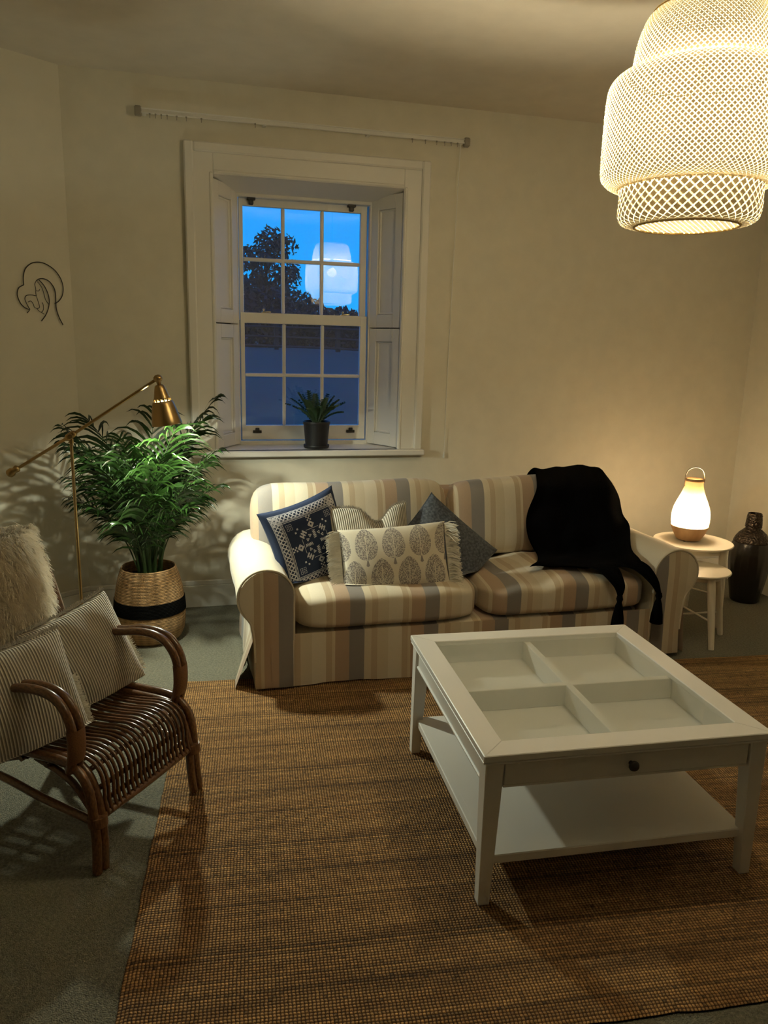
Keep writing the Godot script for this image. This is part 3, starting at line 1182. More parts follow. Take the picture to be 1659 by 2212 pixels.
func put_cushion(nm: String, label: String, c: Vector3, U: Vector3, V: Vector3, tk: float, ear: float, m: Material, uvs: Vector2, level := SEAT, extra = null) -> Node3D:
	# U from left to right, V from bottom to top; c the centre
	var o := thing(nm, label, "cushion", c, 0.0, "cream ribbed cushions" if nm == "ribbed_cushion" else "")
	var x := U.normalized()
	var z := x.cross(V).normalized()
	var y := z.cross(x)
	o.basis = Basis(x, y, z)
	var xf := Transform3D(o.basis, c)
	var rest := seat_rest(xf, level)
	var fn := rest
	if extra != null:
		fn = func(p: Vector3, u: float, v: float) -> Vector3:
			return rest.call(extra.call(p, u, v), u, v)
	var mb := pillow(U.length(), V.length(), tk, ear, uvs, fn)
	part(mb, "cover", m, o)
	return o

func sofa_cushions() -> void:
	var rg := RandomNumberGenerator.new()
	rg.seed = 3
	# navy embroidered, leaning on its side against the arm
	var o := put_cushion("embroidered_cushion", "navy blue cushion with white embroidered border and star", Vector3(-0.545, 0.645, 0.955), Vector3(0.41, 0.10, -0.19), Vector3(-0.195, 0.415, -0.04), 0.15, 0.10, M.embroidered_navy, Vector2.ONE)
	# chopped ribbed cushion
	var chop := func(p: Vector3, u: float, v: float) -> Vector3:
		var k := smoothstep(0.1, 1.0, v) * exp(-pow((u - 0.22) / 0.30, 2.0))
		p.y -= 0.085 * k
		p.z *= 1.0 - 0.45 * k
		return p
	o = put_cushion("ribbed_cushion", "cream ribbed cushion dented at the top behind the leaf print one", Vector3(-0.225, 0.635, 0.955), Vector3(0.44, 0.012, -0.03), Vector3(-0.01, 0.36, -0.12), 0.15, 0.05, M.ribbed_cotton, Vector2(2.5, 1), SEAT, chop)
	var mb := MB.new()
	edge_fringe(mb, 0.441, 0.38, 0.05, Vector2(-1, 1), Vector2(1, 1), Vector3(0, 1, 0), 0.014, 420, rg, chop)
	edge_fringe(mb, 0.441, 0.38, 0.05, Vector2(-1, -0.6), Vector2(-1, 1), Vector3(-1, 0, 0), 0.014, 260, rg, chop)
	part(mb, "frayed_edge", M.fringe_grey, o)
	# slate velvet
	o = put_cushion("slate_cushion", "plain slate blue velvet cushion standing on its corner", Vector3(0.165, 0.565, 0.965), Vector3(0.345, -0.30, 0.14), Vector3(0.315, 0.28, -0.14), 0.16, 0.06, M.slate_velvet, Vector2.ONE)
	mb = MB.new()
	var pp := PackedVector3Array()
	var w := 0.478
	var h := 0.444
	for k in 41:
		var t := k / 40.0 * 2.0 - 1.0
		pp.append(Vector3(-w / 2 * (1.0 - 0.06 * (1.0 - t * t)), t * h / 2, 0))
	mb.tube(pp, 0.004, 6)
	part(mb, "piping", M.slate_velvet, o)
	# leaf print bolster with tufted ends
	var cb := Vector3(-0.135, 0.585, 1.115)
	o = put_cushion("leaf_print_cushion", "oblong cream cushion printed with taupe leaves and fringed ends", cb, Vector3(0.555, 0.035, 0.03), Vector3(-0.02, 0.315, -0.10), 0.15, 0.05, M.leaf_print, Vector2.ONE)
	for s in [-1.0, 1.0]:
		mb = MB.new()
		for lay in 3:
			fringe(mb, Vector3(s * 0.272, -0.155, 0.01 * (lay - 1)), Vector3(s * 0.272, 0.155, 0.01 * (lay - 1)), Vector3(s, 0.0, 0.15 * (lay - 1)), 0.065, 300, rg, Vector3.BACK, 0.0017)
		part(mb, "fringe", M.fringe_cream, o)

func throw_blanket() -> void:
	var rows := [
		[Vector3(0.87, 0.74, 0.425), Vector3(0.98, 0.72, 0.422), Vector3(1.1, 0.73, 0.42), Vector3(1.2, 0.72, 0.42), Vector3(1.29, 0.74, 0.424)],
		[Vector3(0.865, 0.87, 0.47), Vector3(0.98, 0.875, 0.465), Vector3(1.11, 0.90, 0.46), Vector3(1.23, 0.89, 0.47), Vector3(1.31, 0.86, 0.48)],
		[Vector3(0.846, 0.928, 0.61), Vector3(0.967, 0.932, 0.61), Vector3(1.10, 0.942, 0.61), Vector3(1.23, 0.935, 0.61), Vector3(1.32, 0.905, 0.60)],
		[Vector3(0.795, 0.858, 0.765), Vector3(0.915, 0.860, 0.775), Vector3(1.04, 0.868, 0.775), Vector3(1.20, 0.858, 0.77), Vector3(1.345, 0.785, 0.735)],
		[Vector3(0.742, 0.723, 0.785), Vector3(0.898, 0.722, 0.80), Vector3(1.037, 0.716, 0.792), Vector3(1.212, 0.712, 0.80), Vector3(1.375, 0.665, 0.765)],
		[Vector3(0.723, 0.621, 0.825), Vector3(0.887, 0.609, 0.838), Vector3(1.014, 0.606, 0.845), Vector3(1.23, 0.60, 0.84), Vector3(1.36, 0.622, 0.86)],
		[Vector3(0.759, 0.52, 0.875), Vector3(0.879, 0.515, 0.90), Vector3(1.032, 0.505, 0.90), Vector3(1.19, 0.515, 0.93), Vector3(1.285, 0.575, 0.98)],
		[Vector3(0.70, 0.513, 1.04), Vector3(0.79, 0.516, 1.06), Vector3(0.905, 0.516, 1.08), Vector3(1.07, 0.516, 1.10), Vector3(1.235, 0.53, 1.11)],
		[Vector3(0.60, 0.504, 1.14), Vector3(0.735, 0.508, 1.16), Vector3(0.876, 0.506, 1.21), Vector3(1.04, 0.506, 1.22), Vector3(1.215, 0.518, 1.22)],
	]
	var o := thing("throw_blanket", "black tasselled throw draped over the sofa back and seat", "throw", Vector3(1.0, 0.0, 0.9))
	var dense := []
	for r in rows:
		dense.append(curve(r, 6))
	var cols: int = dense[0].size()
	var P := PackedVector3Array()
	var B := PackedVector3Array()
	var U := PackedVector2Array()
	var cc := []
	for j in cols:
		var q := []
		for r in dense: q.append(r[j])
		cc.append(curve(q, 6))
	var nr: int = cc[0].size()
	for i in nr:
		for j in cols:
			var p: Vector3 = cc[j][i]
			var f := 0.006 * sin(j * 0.9 + i * 0.12) + 0.004 * sin(i * 0.7 + j * 0.35)
			p += Vector3(0, f, f)
			P.append(p - o.position)
			B.append(p - o.position + Vector3(0, -0.010, -0.010 if i > 10 else 0.0))
			U.append(Vector2(j, i) * 0.02)
	var mb := MB.new()
	mb.grid(P, nr, cols, U)
	mb.grid(B, nr, cols, U)
	part(mb, "cloth", M.black_knit, o)
	o.position += Vector3(0, 0.012, 0.008)   # lies proud of the cushions
	# two gathered corners hang over the front, each ending in a tassel
	for c in [[[Vector3(0.88, 0.507, 1.205), Vector3(1.05, 0.507, 1.215)], [Vector3(0.93, 0.495, 1.27), Vector3(1.05, 0.495, 1.275)], [Vector3(0.985, 0.43, 1.335), Vector3(1.05, 0.43, 1.335)], [Vector3(1.01, 0.372, 1.345), Vector3(1.033, 0.372, 1.345)]],
			[[Vector3(1.04, 0.507, 1.215), Vector3(1.22, 0.518, 1.21)], [Vector3(1.13, 0.497, 1.27), Vector3(1.235, 0.50, 1.27)], [Vector3(1.195, 0.44, 1.33), Vector3(1.25, 0.445, 1.33)], [Vector3(1.243, 0.375, 1.345), Vector3(1.265, 0.375, 1.345)]]]:
		var l := []
		var r := []
		for q in c:
			l.append(q[0]); r.append(q[1])
		var lc := curve(l, 6)
		var rc := curve(r, 6)
		P = PackedVector3Array()
		U = PackedVector2Array()
		for i in lc.size():
			for j in 9:
				var t := j / 8.0
				var p := lc[i].lerp(rc[i], t)
				p += Vector3(0, 0.010, 0.010) * sin(t * PI) + Vector3(0, 0.004, 0.004) * sin(t * 14.0)
				P.append(p - o.position + Vector3(0, 0.012, 0.008))
				U.append(Vector2(t, i * 0.05))
		mb = MB.new()
		mb.grid(P, lc.size(), 9, U)
		part(mb, "corner", M.black_knit, o)
		var e: Vector3 = (lc[lc.size() - 1] + rc[rc.size() - 1]) / 2.0 - o.position + Vector3(0, 0.012, 0.008)
		mb = MB.new()
		mb.lathe([Vector2(0.0, 0.012), Vector2(0.014, 0.008), Vector2(0.018, -0.01), Vector2(0.012, -0.026), Vector2(0.020, -0.05), Vector2(0.030, -0.11), Vector2(0.034, -0.158), Vector2(0.0, -0.160)], 18, e, true, func(rr: float, y: float, a: float) -> float: return rr * (1.0 + (0.12 * sin(a * 9.0) if y < -0.03 else 0.0)))
		part(mb, "tassel", M.black_knit, o)

# ---------------------------------------------------------------- coffee table
func coffee_table() -> void:
	var o := thing("coffee_table", "square white coffee table with a glass display top and lower shelf", "table", Vector3(0.138, 0.0135, 2.448), deg_to_rad(-3.47))
	var H := 0.498
	var T := 0.465
	var mb := MB.new()
	# mitred top frame
	for k in 4:
		var bas := Basis(Vector3.UP, k * PI / 2)
		mb = MB.new()
		var cut := func(p: Vector3, h: Vector3) -> Vector3:
			# mitre: the inner edge is shorter
			var t := (p.z + h.z) / (2.0 * h.z)
			p.x *= lerpf((T - 0.08) / T, 1.0, t)
			return p
		mb.box(bas * Vector3(0, H - 0.011, T - 0.040), Vector3(T * 2, 0.022, 0.080), 0.0025, bas, cut)
		var fr := part(mb, "top_frame_rail", M.table_white, o)
		mb = MB.new()
		mb.box(bas * Vector3(0, H - 0.027, T - 0.012), Vector3(T * 2 - 0.012, 0.010, 0.022), 0.004, bas)
		part(mb, "edge_moulding", M.table_white, fr)
	mb = MB.new()
	mb.box(Vector3(0, H - 0.006, 0), Vector3(0.768, 0.006, 0.768), 0.0)
	part(mb, "glass_top", M.table_glass, o)
	# legs, straight outside and tapered inside
	for sx in [-1.0, 1.0]:
		for sz in [-1.0, 1.0]:
			mb = MB.new()
			var tp := func(p: Vector3, h: Vector3) -> Vector3:
				var t := clampf((p.y + h.y) / (2.0 * h.y) / 0.80, 0.0, 1.0)
				var k := lerpf(0.62, 1.0, t)
				p.x = sx * h.x + (p.x - sx * h.x) * k
				p.z = sz * h.z + (p.z - sz * h.z) * k
				return p
			mb.box(Vector3(sx * 0.4265, 0.233, sz * 0.4265), Vector3(0.057, 0.466, 0.057), 0.0025, Basis.IDENTITY, tp)
			part(mb, "leg", M.table_white, o)
	# sides: aprons left and right, drawer fronts towards the two other sides
	for s in [-1.0, 1.0]:
		mb = MB.new()
		mb.box(Vector3(s * 0.437, 0.426, 0), Vector3(0.018, 0.084, 0.796), 0.002)
		part(mb, "side_apron", M.table_white, o)
		mb = MB.new()
		mb.box(Vector3(s * 0.441, 0.389, 0), Vector3(0.022, 0.012, 0.796), 0.004)
		part(mb, "bead", M.table_white, o)
		var dn := Node3D.new()
		dn.name = "drawer"
		o.add_child(dn, true)
		mb = MB.new()
		mb.box(Vector3(0, 0.428, s * 0.440), Vector3(0.790, 0.072, 0.020), 0.002)
		part(mb, "drawer_front", M.table_white, dn)
		mb = MB.new()
		mb.box(Vector3(0, 0.388, s * 0.438), Vector3(0.796, 0.010, 0.022), 0.002)
		part(mb, "rail", M.table_white, o)
		if s > 0:
			mb = MB.new()
			var kp := [Vector2(0, 0), Vector2(0.007, 0), Vector2(0.006, 0.010), Vector2(0.010, 0.014), Vector2(0.0155, 0.018), Vector2(0.0165, 0.023), Vector2(0.013, 0.029), Vector2(0, 0.032)]
			mb.lathe(kp, 20)
			var kn := part(mb, "knob", M.iron, dn, "small dark metal drawer knob")
			kn.transform = Transform3D(Basis(Vector3.RIGHT, PI / 2), Vector3(0.0, 0.430, 0.449))
	# display tray: floor, walls and cross dividers
	mb = MB.new()
	mb.box(Vector3(0, 0.392, 0), Vector3(0.852, 0.010, 0.852), 0.0)
	part(mb, "tray_floor", M.table_white, o)
	for s in [-1.0, 1.0]:
		mb = MB.new()
		mb.box(Vector3(s * 0.408, 0.434, 0), Vector3(0.016, 0.074, 0.80), 0.001)
		part(mb, "tray_wall", M.table_white, o)
		mb = MB.new()
		mb.box(Vector3(0, 0.434, s * 0.408), Vector3(0.80, 0.074, 0.016), 0.001)
		part(mb, "tray_wall", M.table_white, o)
	mb = MB.new()
	mb.box(Vector3(0, 0.436, 0), Vector3(0.026, 0.078, 0.80), 0.002)
	part(mb, "divider", M.table_white, o)
	mb = MB.new()
	mb.box(Vector3(0, 0.4362, 0), Vector3(0.80, 0.078, 0.026), 0.002)
	part(mb, "divider", M.table_white, o)
	mb = MB.new()
	mb.box(Vector3(0, 0.137, 0), Vector3(0.832, 0.030, 0.872), 0.003)
	mb.box(Vector3(0, 0.137, 0), Vector3(0.872, 0.0298, 0.832), 0.003)
	part(mb, "lower_shelf", M.table_white, o)

# ---------------------------------------------------------------- rug
func rug() -> void:
	var o := MeshInstance3D.new()
	o.name = numbered("jute_rug")
	add_child(o)
	var W := 3.35
	var D := 2.10
	var P := PackedVector3Array()
	var N := PackedVector3Array()
	var U := PackedVector2Array()
	var U2 := PackedVector2Array()
	var I := PackedInt32Array()
	var nx := 120
	var nz := 80
	var fz := FastNoiseLite.new()
	fz.seed = 4
	fz.frequency = 1.4
	for i in nz + 1:
		for j in nx + 1:
			var x := W * j / nx
			var z := D * i / nz
			var ex := 0.006 * fz.get_noise_2d(0.0, z * 3.0) if j == 0 else 0.0
			var ez := 0.008 * fz.get_noise_2d(x * 3.0, 7.0) if i == nz or i == 0 else 0.0
			var y := 0.012 + 0.0012 * fz.get_noise_2d(x, z * 2.0)
			if i == 0 or j == 0 or i == nz or j == nx: y = 0.006
			P.append(Vector3(x + ex, y, z + ez))
			N.append(Vector3.UP)
			U.append(Vector2(x, z))
			U2.append(Vector2(x, z))
	for i in nz:
		for j in nx:
			var a := i * (nx + 1) + j
			I.append_array(PackedInt32Array([a, a + 1, a + nx + 1, a + 1, a + nx + 2, a + nx + 1]))
	# edge walls down to the carpet
	var edge := []
	for j in nx + 1: edge.append(j)
	for i in range(1, nz + 1): edge.append(i * (nx + 1) + nx)
	for j in range(nx - 1, -1, -1): edge.append(nz * (nx + 1) + j)
	for i in range(nz - 1, 0, -1): edge.append(i * (nx + 1))
	edge.append(0)
	for e in edge.size() - 1:
		var a: Vector3 = P[edge[e]]
		var b: Vector3 = P[edge[e + 1]]
		var k := P.size()
		var nn := (b - a).cross(Vector3.UP).normalized()
		for q in [a, b, Vector3(b.x, 0.0005, b.z), Vector3(a.x, 0.0005, a.z)]:
			P.append(q)
			N.append(nn)
			U.append(Vector2(q.x, q.z + q.y))
			U2.append(Vector2(q.x, q.z))
		I.append_array(PackedInt32Array([k, k + 2, k + 1, k, k + 3, k + 2]))
	var a := []
	a.resize(Mesh.ARRAY_MAX)
	a[Mesh.ARRAY_VERTEX] = P
	a[Mesh.ARRAY_NORMAL] = N
	a[Mesh.ARRAY_TEX_UV] = U
	a[Mesh.ARRAY_TEX_UV2] = U2
	a[Mesh.ARRAY_INDEX] = I
	var me := ArrayMesh.new()
	me.add_surface_from_arrays(Mesh.PRIMITIVE_TRIANGLES, a)
	o.mesh = me
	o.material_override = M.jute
	o.position = Vector3(-1.181, 0.0, 1.114)
	o.rotation.y = -deg_to_rad(5.2)
	tag(o, "golden brown woven jute rug under the coffee table", "rug")

# ---------------------------------------------------------------- rattan chair
func rattan_chair() -> void:
	# local x: across the front from the near foot to the far foot; local z: forward
	var E := Vector3(0.6284, 0, -0.7779)
	var F := Vector3(0.7779, 0, 0.6284)
	var o := thing("rattan_armchair", "low rattan armchair with bent cane arms and open slatted seat", "chair", Vector3(-1.448, 0.0, 2.457))
	o.basis = Basis(Vector3(E.x, 0.034, E.z), Vector3.UP * 0.96, F)
	var Wd := 0.489
	var cane := func(pts: Array, r: float, nm: String, m := "cane", steps := 6) -> MeshInstance3D:
		var mb := MB.new()
		mb.tube(curve(pts, steps), r, 10)
		return part(mb, nm, M[m], o)
	for a in [0.0, Wd]:
		var s := -1.0 if a == 0.0 else 1.0
		# front leg: two canes side by side that bend back into the side rail
		for k in 2:
			var x: float = a - s * 0.030 * k
			var g := 0.0 if k == 0 else 0.012
			cane.call([Vector3(x + s * 0.008, 0.004, 0.0), Vector3(x, 0.10, -0.004), Vector3(x, 0.20, -0.010), Vector3(x, 0.295, -0.024 - g), Vector3(x, 0.348 - g * 0.5, -0.062 - g), Vector3(x, 0.368 - g, -0.125), Vector3(x, 0.362 - g, -0.28), Vector3(x, 0.352 - g, -0.55)], 0.0155, "leg")
		# wrapped joints
		for q in [[Vector3(a - s * 0.015, 0.165, -0.008), Vector3(a - s * 0.015, 0.198, -0.010)]]:
			var mb := MB.new()
			mb.tube(PackedVector3Array(q), 0.031, 12)
			part(mb, "joint_wrap", M.cane_wrap, o)
		# arm: a pair of canes
		for k in 2:
			var x: float = a + (k - 0.5) * 0.029
			cane.call([Vector3(x, 0.352, -0.080), Vector3(x, 0.42, -0.062), Vector3(x, 0.49, -0.060), Vector3(x, 0.545, -0.076), Vector3(x, 0.588, -0.112), Vector3(x, 0.606, -0.165), Vector3(x, 0.604, -0.24), Vector3(x, 0.586, -0.33), Vector3(x - s * 0.01, 0.575, -0.45), Vector3(x - s * 0.03, 0.60, -0.575)], 0.0150, "arm_cane", "cane", 7)
		var mb := MB.new()
		var sl := curve([Vector3(a, 0.385, -0.070), Vector3(a, 0.42, -0.062), Vector3(a, 0.47, -0.060), Vector3(a, 0.50, -0.062)], 4)
		var P := PackedVector3Array()
		var U := PackedVector2Array()
		for i in sl.size():
			for j in 17:
				var t := TAU * j / 16.0
				P.append(sl[i] + Vector3(cos(t) * 0.033, 0, sin(t) * 0.0195))
				U.append(Vector2(j / 16.0, i * 0.2))
		mb.grid(P, sl.size(), 17, U, true)
		part(mb, "arm_wrap", M.cane_wrap, o)
		# rear leg and back post
		cane.call([Vector3(a, 0.004, -0.66), Vector3(a, 0.18, -0.60), Vector3(a - s * 0.01, 0.36, -0.555), Vector3(a - s * 0.04, 0.60, -0.575), Vector3(a - s * 0.065, 0.78, -0.605), Vector3(a - s * 0.085, 0.92, -0.645)], 0.0165, "back_post")
		# side braces
		cane.call([Vector3(a, 0.185, -0.012), Vector3(a, 0.205, -0.22), Vector3(a, 0.235, -0.42), Vector3(a, 0.225, -0.585)], 0.0135, "side_brace")
		cane.call([Vector3(a - s * 0.02, 0.20, -0.03), Vector3(a - s * 0.02, 0.29, -0.12), Vector3(a - s * 0.02, 0.335, -0.26)], 0.012, "corner_brace")
		cane.call([Vector3(a - s * 0.02, 0.12, -0.60), Vector3(a - s * 0.02, 0.26, -0.46), Vector3(a - s * 0.02, 0.33, -0.30)], 0.012, "corner_brace")
	# front rails, seat cross canes
	for q in [[0.188, -0.006, 0.0135], [0.222, -0.022, 0.009], [0.275, -0.026, 0.009], [0.333, -0.058, 0.009], [0.345, -0.11, 0.010], [0.333, -0.20, 0.010], [0.325, -0.31, 0.010], [0.33, -0.43, 0.010], [0.345, -0.545, 0.014]]:
		cane.call([Vector3(0.0, q[0], q[1]), Vector3(Wd / 2, q[0], q[1] + 0.006), Vector3(Wd, q[0], q[1])], q[2], "cross_cane", "cane", 4)
	# seat slats: canes that run forward and roll over the front edge
	var sm := MB.new()
	sm.tube(curve([Vector3(0, 0.366, -0.545), Vector3(0, 0.352, -0.42), Vector3(0, 0.346, -0.30), Vector3(0, 0.356, -0.19), Vector3(0, 0.368, -0.11), Vector3(0, 0.362, -0.058), Vector3(0, 0.335, -0.024), Vector3(0, 0.29, -0.008), Vector3(0, 0.235, -0.006), Vector3(0, 0.188, 0.006)], 4), 0.0062, 7)
	var slat := sm.mesh()
	var rg := RandomNumberGenerator.new()
	rg.seed = 12
	for k in 21:
		var s := inst(slat, "seat_slat", M.cane, o)
		s.position = Vector3(0.046 + (Wd - 0.092) * k / 20.0 + rg.randf_range(-0.0015, 0.0015), rg.randf_range(-0.002, 0.002), 0)
	# backrest: top rail, cross canes and uprights
	cane.call([Vector3(0.085, 0.905, -0.64), Vector3(0.15, 0.955, -0.66), Vector3(Wd / 2, 0.965, -0.67), Vector3(Wd - 0.15, 0.955, -0.66), Vector3(Wd - 0.085, 0.905, -0.64)], 0.0155, "top_rail")
	cane.call([Vector3(0.04, 0.60, -0.575), Vector3(Wd / 2, 0.60, -0.61), Vector3(Wd - 0.04, 0.60, -0.575)], 0.010, "back_cane")
	cane.call([Vector3(0.04, 0.625, -0.578), Vector3(Wd / 2, 0.625, -0.613), Vector3(Wd - 0.04, 0.625, -0.578)], 0.010, "back_cane")
	for k in 9:
		var x := 0.07 + (Wd - 0.14) * k / 8.0
		cane.call([Vector3(x, 0.35, -0.56), Vector3(x, 0.61, -0.60), Vector3(lerpf(x, Wd / 2, 0.12), 0.94, -0.66)], 0.006, "back_slat", "cane", 4)

	# two ribbed cushions leaning on the back
	var G := Transform3D(o.basis, o.position)
	var put := func(label: String, c: Vector3, U: Vector3, V: Vector3, sd: int) -> void:
		var q := put_cushion("ribbed_cushion", label, G * c, G.basis * U, G.basis * V, 0.13, 0.06, M.ribbed_cotton, Vector2(2.5, 1), 0.374)
		var r2 := RandomNumberGenerator.new()
		r2.seed = sd
		var mb := MB.new()
		var w := U.length() / 2
		var h := V.length() / 2
		edge_fringe(mb, w * 2, h * 2, 0.06, Vector2(-1, 1), Vector2(1, 1), Vector3(0, 1, 0), 0.012, 420, r2)
		part(mb, "frayed_edge", M.fringe_grey, q)
		mb = MB.new()
		edge_fringe(mb, w * 2, h * 2, 0.06, Vector2(1, -0.75), Vector2(1, 0.1), Vector3(1, -0.1, 0), 0.024, 420, r2)
		part(mb, "side_fringe", M.fringe_cream, q)
	put.call("cream and brown ribbed cushion under the rattan chair's far arm", Vector3(0.365, 0.515, -0.385), Vector3(0.385, 0.045, 0.02), Vector3(-0.055, 0.35, -0.15), 5)
	put.call("cream and brown ribbed cushion between the sheepskin and the near chair arm", Vector3(0.02, 0.52, -0.315), Vector3(0.385, -0.005, 0.075), Vector3(-0.02, 0.35, -0.16), 6)

	# sheepskin over the top of the back
	var k := thing("sheepskin", "fluffy cream sheepskin hung over the rattan chair back", "sheepskin", G * Vector3(0.240, 0.545, -0.6))
	k.basis = Basis(E, Vector3.UP, F)
	var org := Vector3(0.2, 0.6, -0.6)
	var prof := curve([Vector3(0, 0.60, -0.545), Vector3(0, 0.75, -0.525), Vector3(0, 0.90, -0.555), Vector3(0, 0.985, -0.615), Vector3(0, 0.995, -0.68), Vector3(0, 0.93, -0.735), Vector3(0, 0.78, -0.725), Vector3(0, 0.60, -0.68)], 5)
	var cols := 25
	var P := PackedVector3Array()
	var U := PackedVector2Array()
	var nf := FastNoiseLite.new()
	nf.seed = 6
	nf.frequency = 6.0
	var nrow := prof.size()
	for i in nrow:
		var t := i / float(nrow - 1)
		var x0 := lerpf(-0.03, -0.04, t) 
		var x1 := lerpf(0.335, 0.43, smoothstep(0.3, 0.9, t))
		var nar := 1.0 - 0.22 * pow(absf(t - 0.45) / 0.55, 3.0)
		for j in cols:
			var u := j / float(cols - 1)
			var xm := (x0 + x1) / 2.0
			var x := xm + (lerpf(x0, x1, u) - xm) * nar
			var p := prof[i] + Vector3(x, 0, 0)
			var d := Vector3(0, 0.0, 0.02 if t < 0.5 else -0.02) * sin(u * PI) + Vector3(0, 0.012, 0) * sin(u * PI)
			p += d + Vector3(0.01 * nf.get_noise_2d(i * 0.1, j * 0.1), 0.01 * nf.get_noise_2d(j * 0.1, i * 0.1 + 5.0), 0)
			if t < 0.5 and u > 0.75: p.z -= 0.045 * smoothstep(0.75, 1.0, u)
			P.append(p - org)
			U.append(Vector2(u, t))
	var mb := MB.new()
	mb.grid(P, nrow, cols, U)
	part(mb, "hide", M.sheepskin, k)
	var fm := MB.new()
	var hr := RandomNumberGenerator.new()
	hr.seed = 44
	for n in 30000:
		var fi := hr.randf() * (nrow - 1.001)
		var fj := hr.randf() * (cols - 1.001)
		var i := int(fi)
		var j := int(fj)
		var p00 := P[i * cols + j]
		var e1 := P[i * cols + j + 1] - p00
		var e2 := P[(i + 1) * cols + j] - p00
		var p := p00 + e1 * (fj - j) + e2 * (fi - i)
		var nr := e1.cross(e2).normalized()
		var want := Vector3(0, 0.25, 1.0 if fi < nrow * 0.5 else -1.0)
		if nr.dot(want) < 0: nr = -nr
		if fj > cols - 3: nr = (nr + Vector3(0.8, 0, 0)).normalized()
		if fj < 2: nr = (nr + Vector3(-0.8, 0, 0)).normalized()
		var l := hr.randf_range(0.035, 0.06)
		var dr := Vector3(hr.randfn(), hr.randfn(), hr.randfn()) * 0.16 + Vector3(nf.get_noise_2d(fi * 0.06, fj * 0.06), 0, nf.get_noise_2d(fj * 0.06, fi * 0.06 + 9.0)) * 0.25
		var q := p + (nr + dr).normalized() * l * 0.55
		var r := q + (nr * 0.4 + dr + Vector3(0, -0.75, 0)).normalized() * l * 0.5
		var sd := (q - p).cross(dr + Vector3(0.3, 0.1, 0.2)).normalized() * 0.0016
		fm.blade([p, q, r], [0.0017, 0.0015, 0.0003], sd.cross(q - p).normalized())
	var fo := part(fm, "wool", M.fur, k)
	fo.set_meta("kind", "stuff")

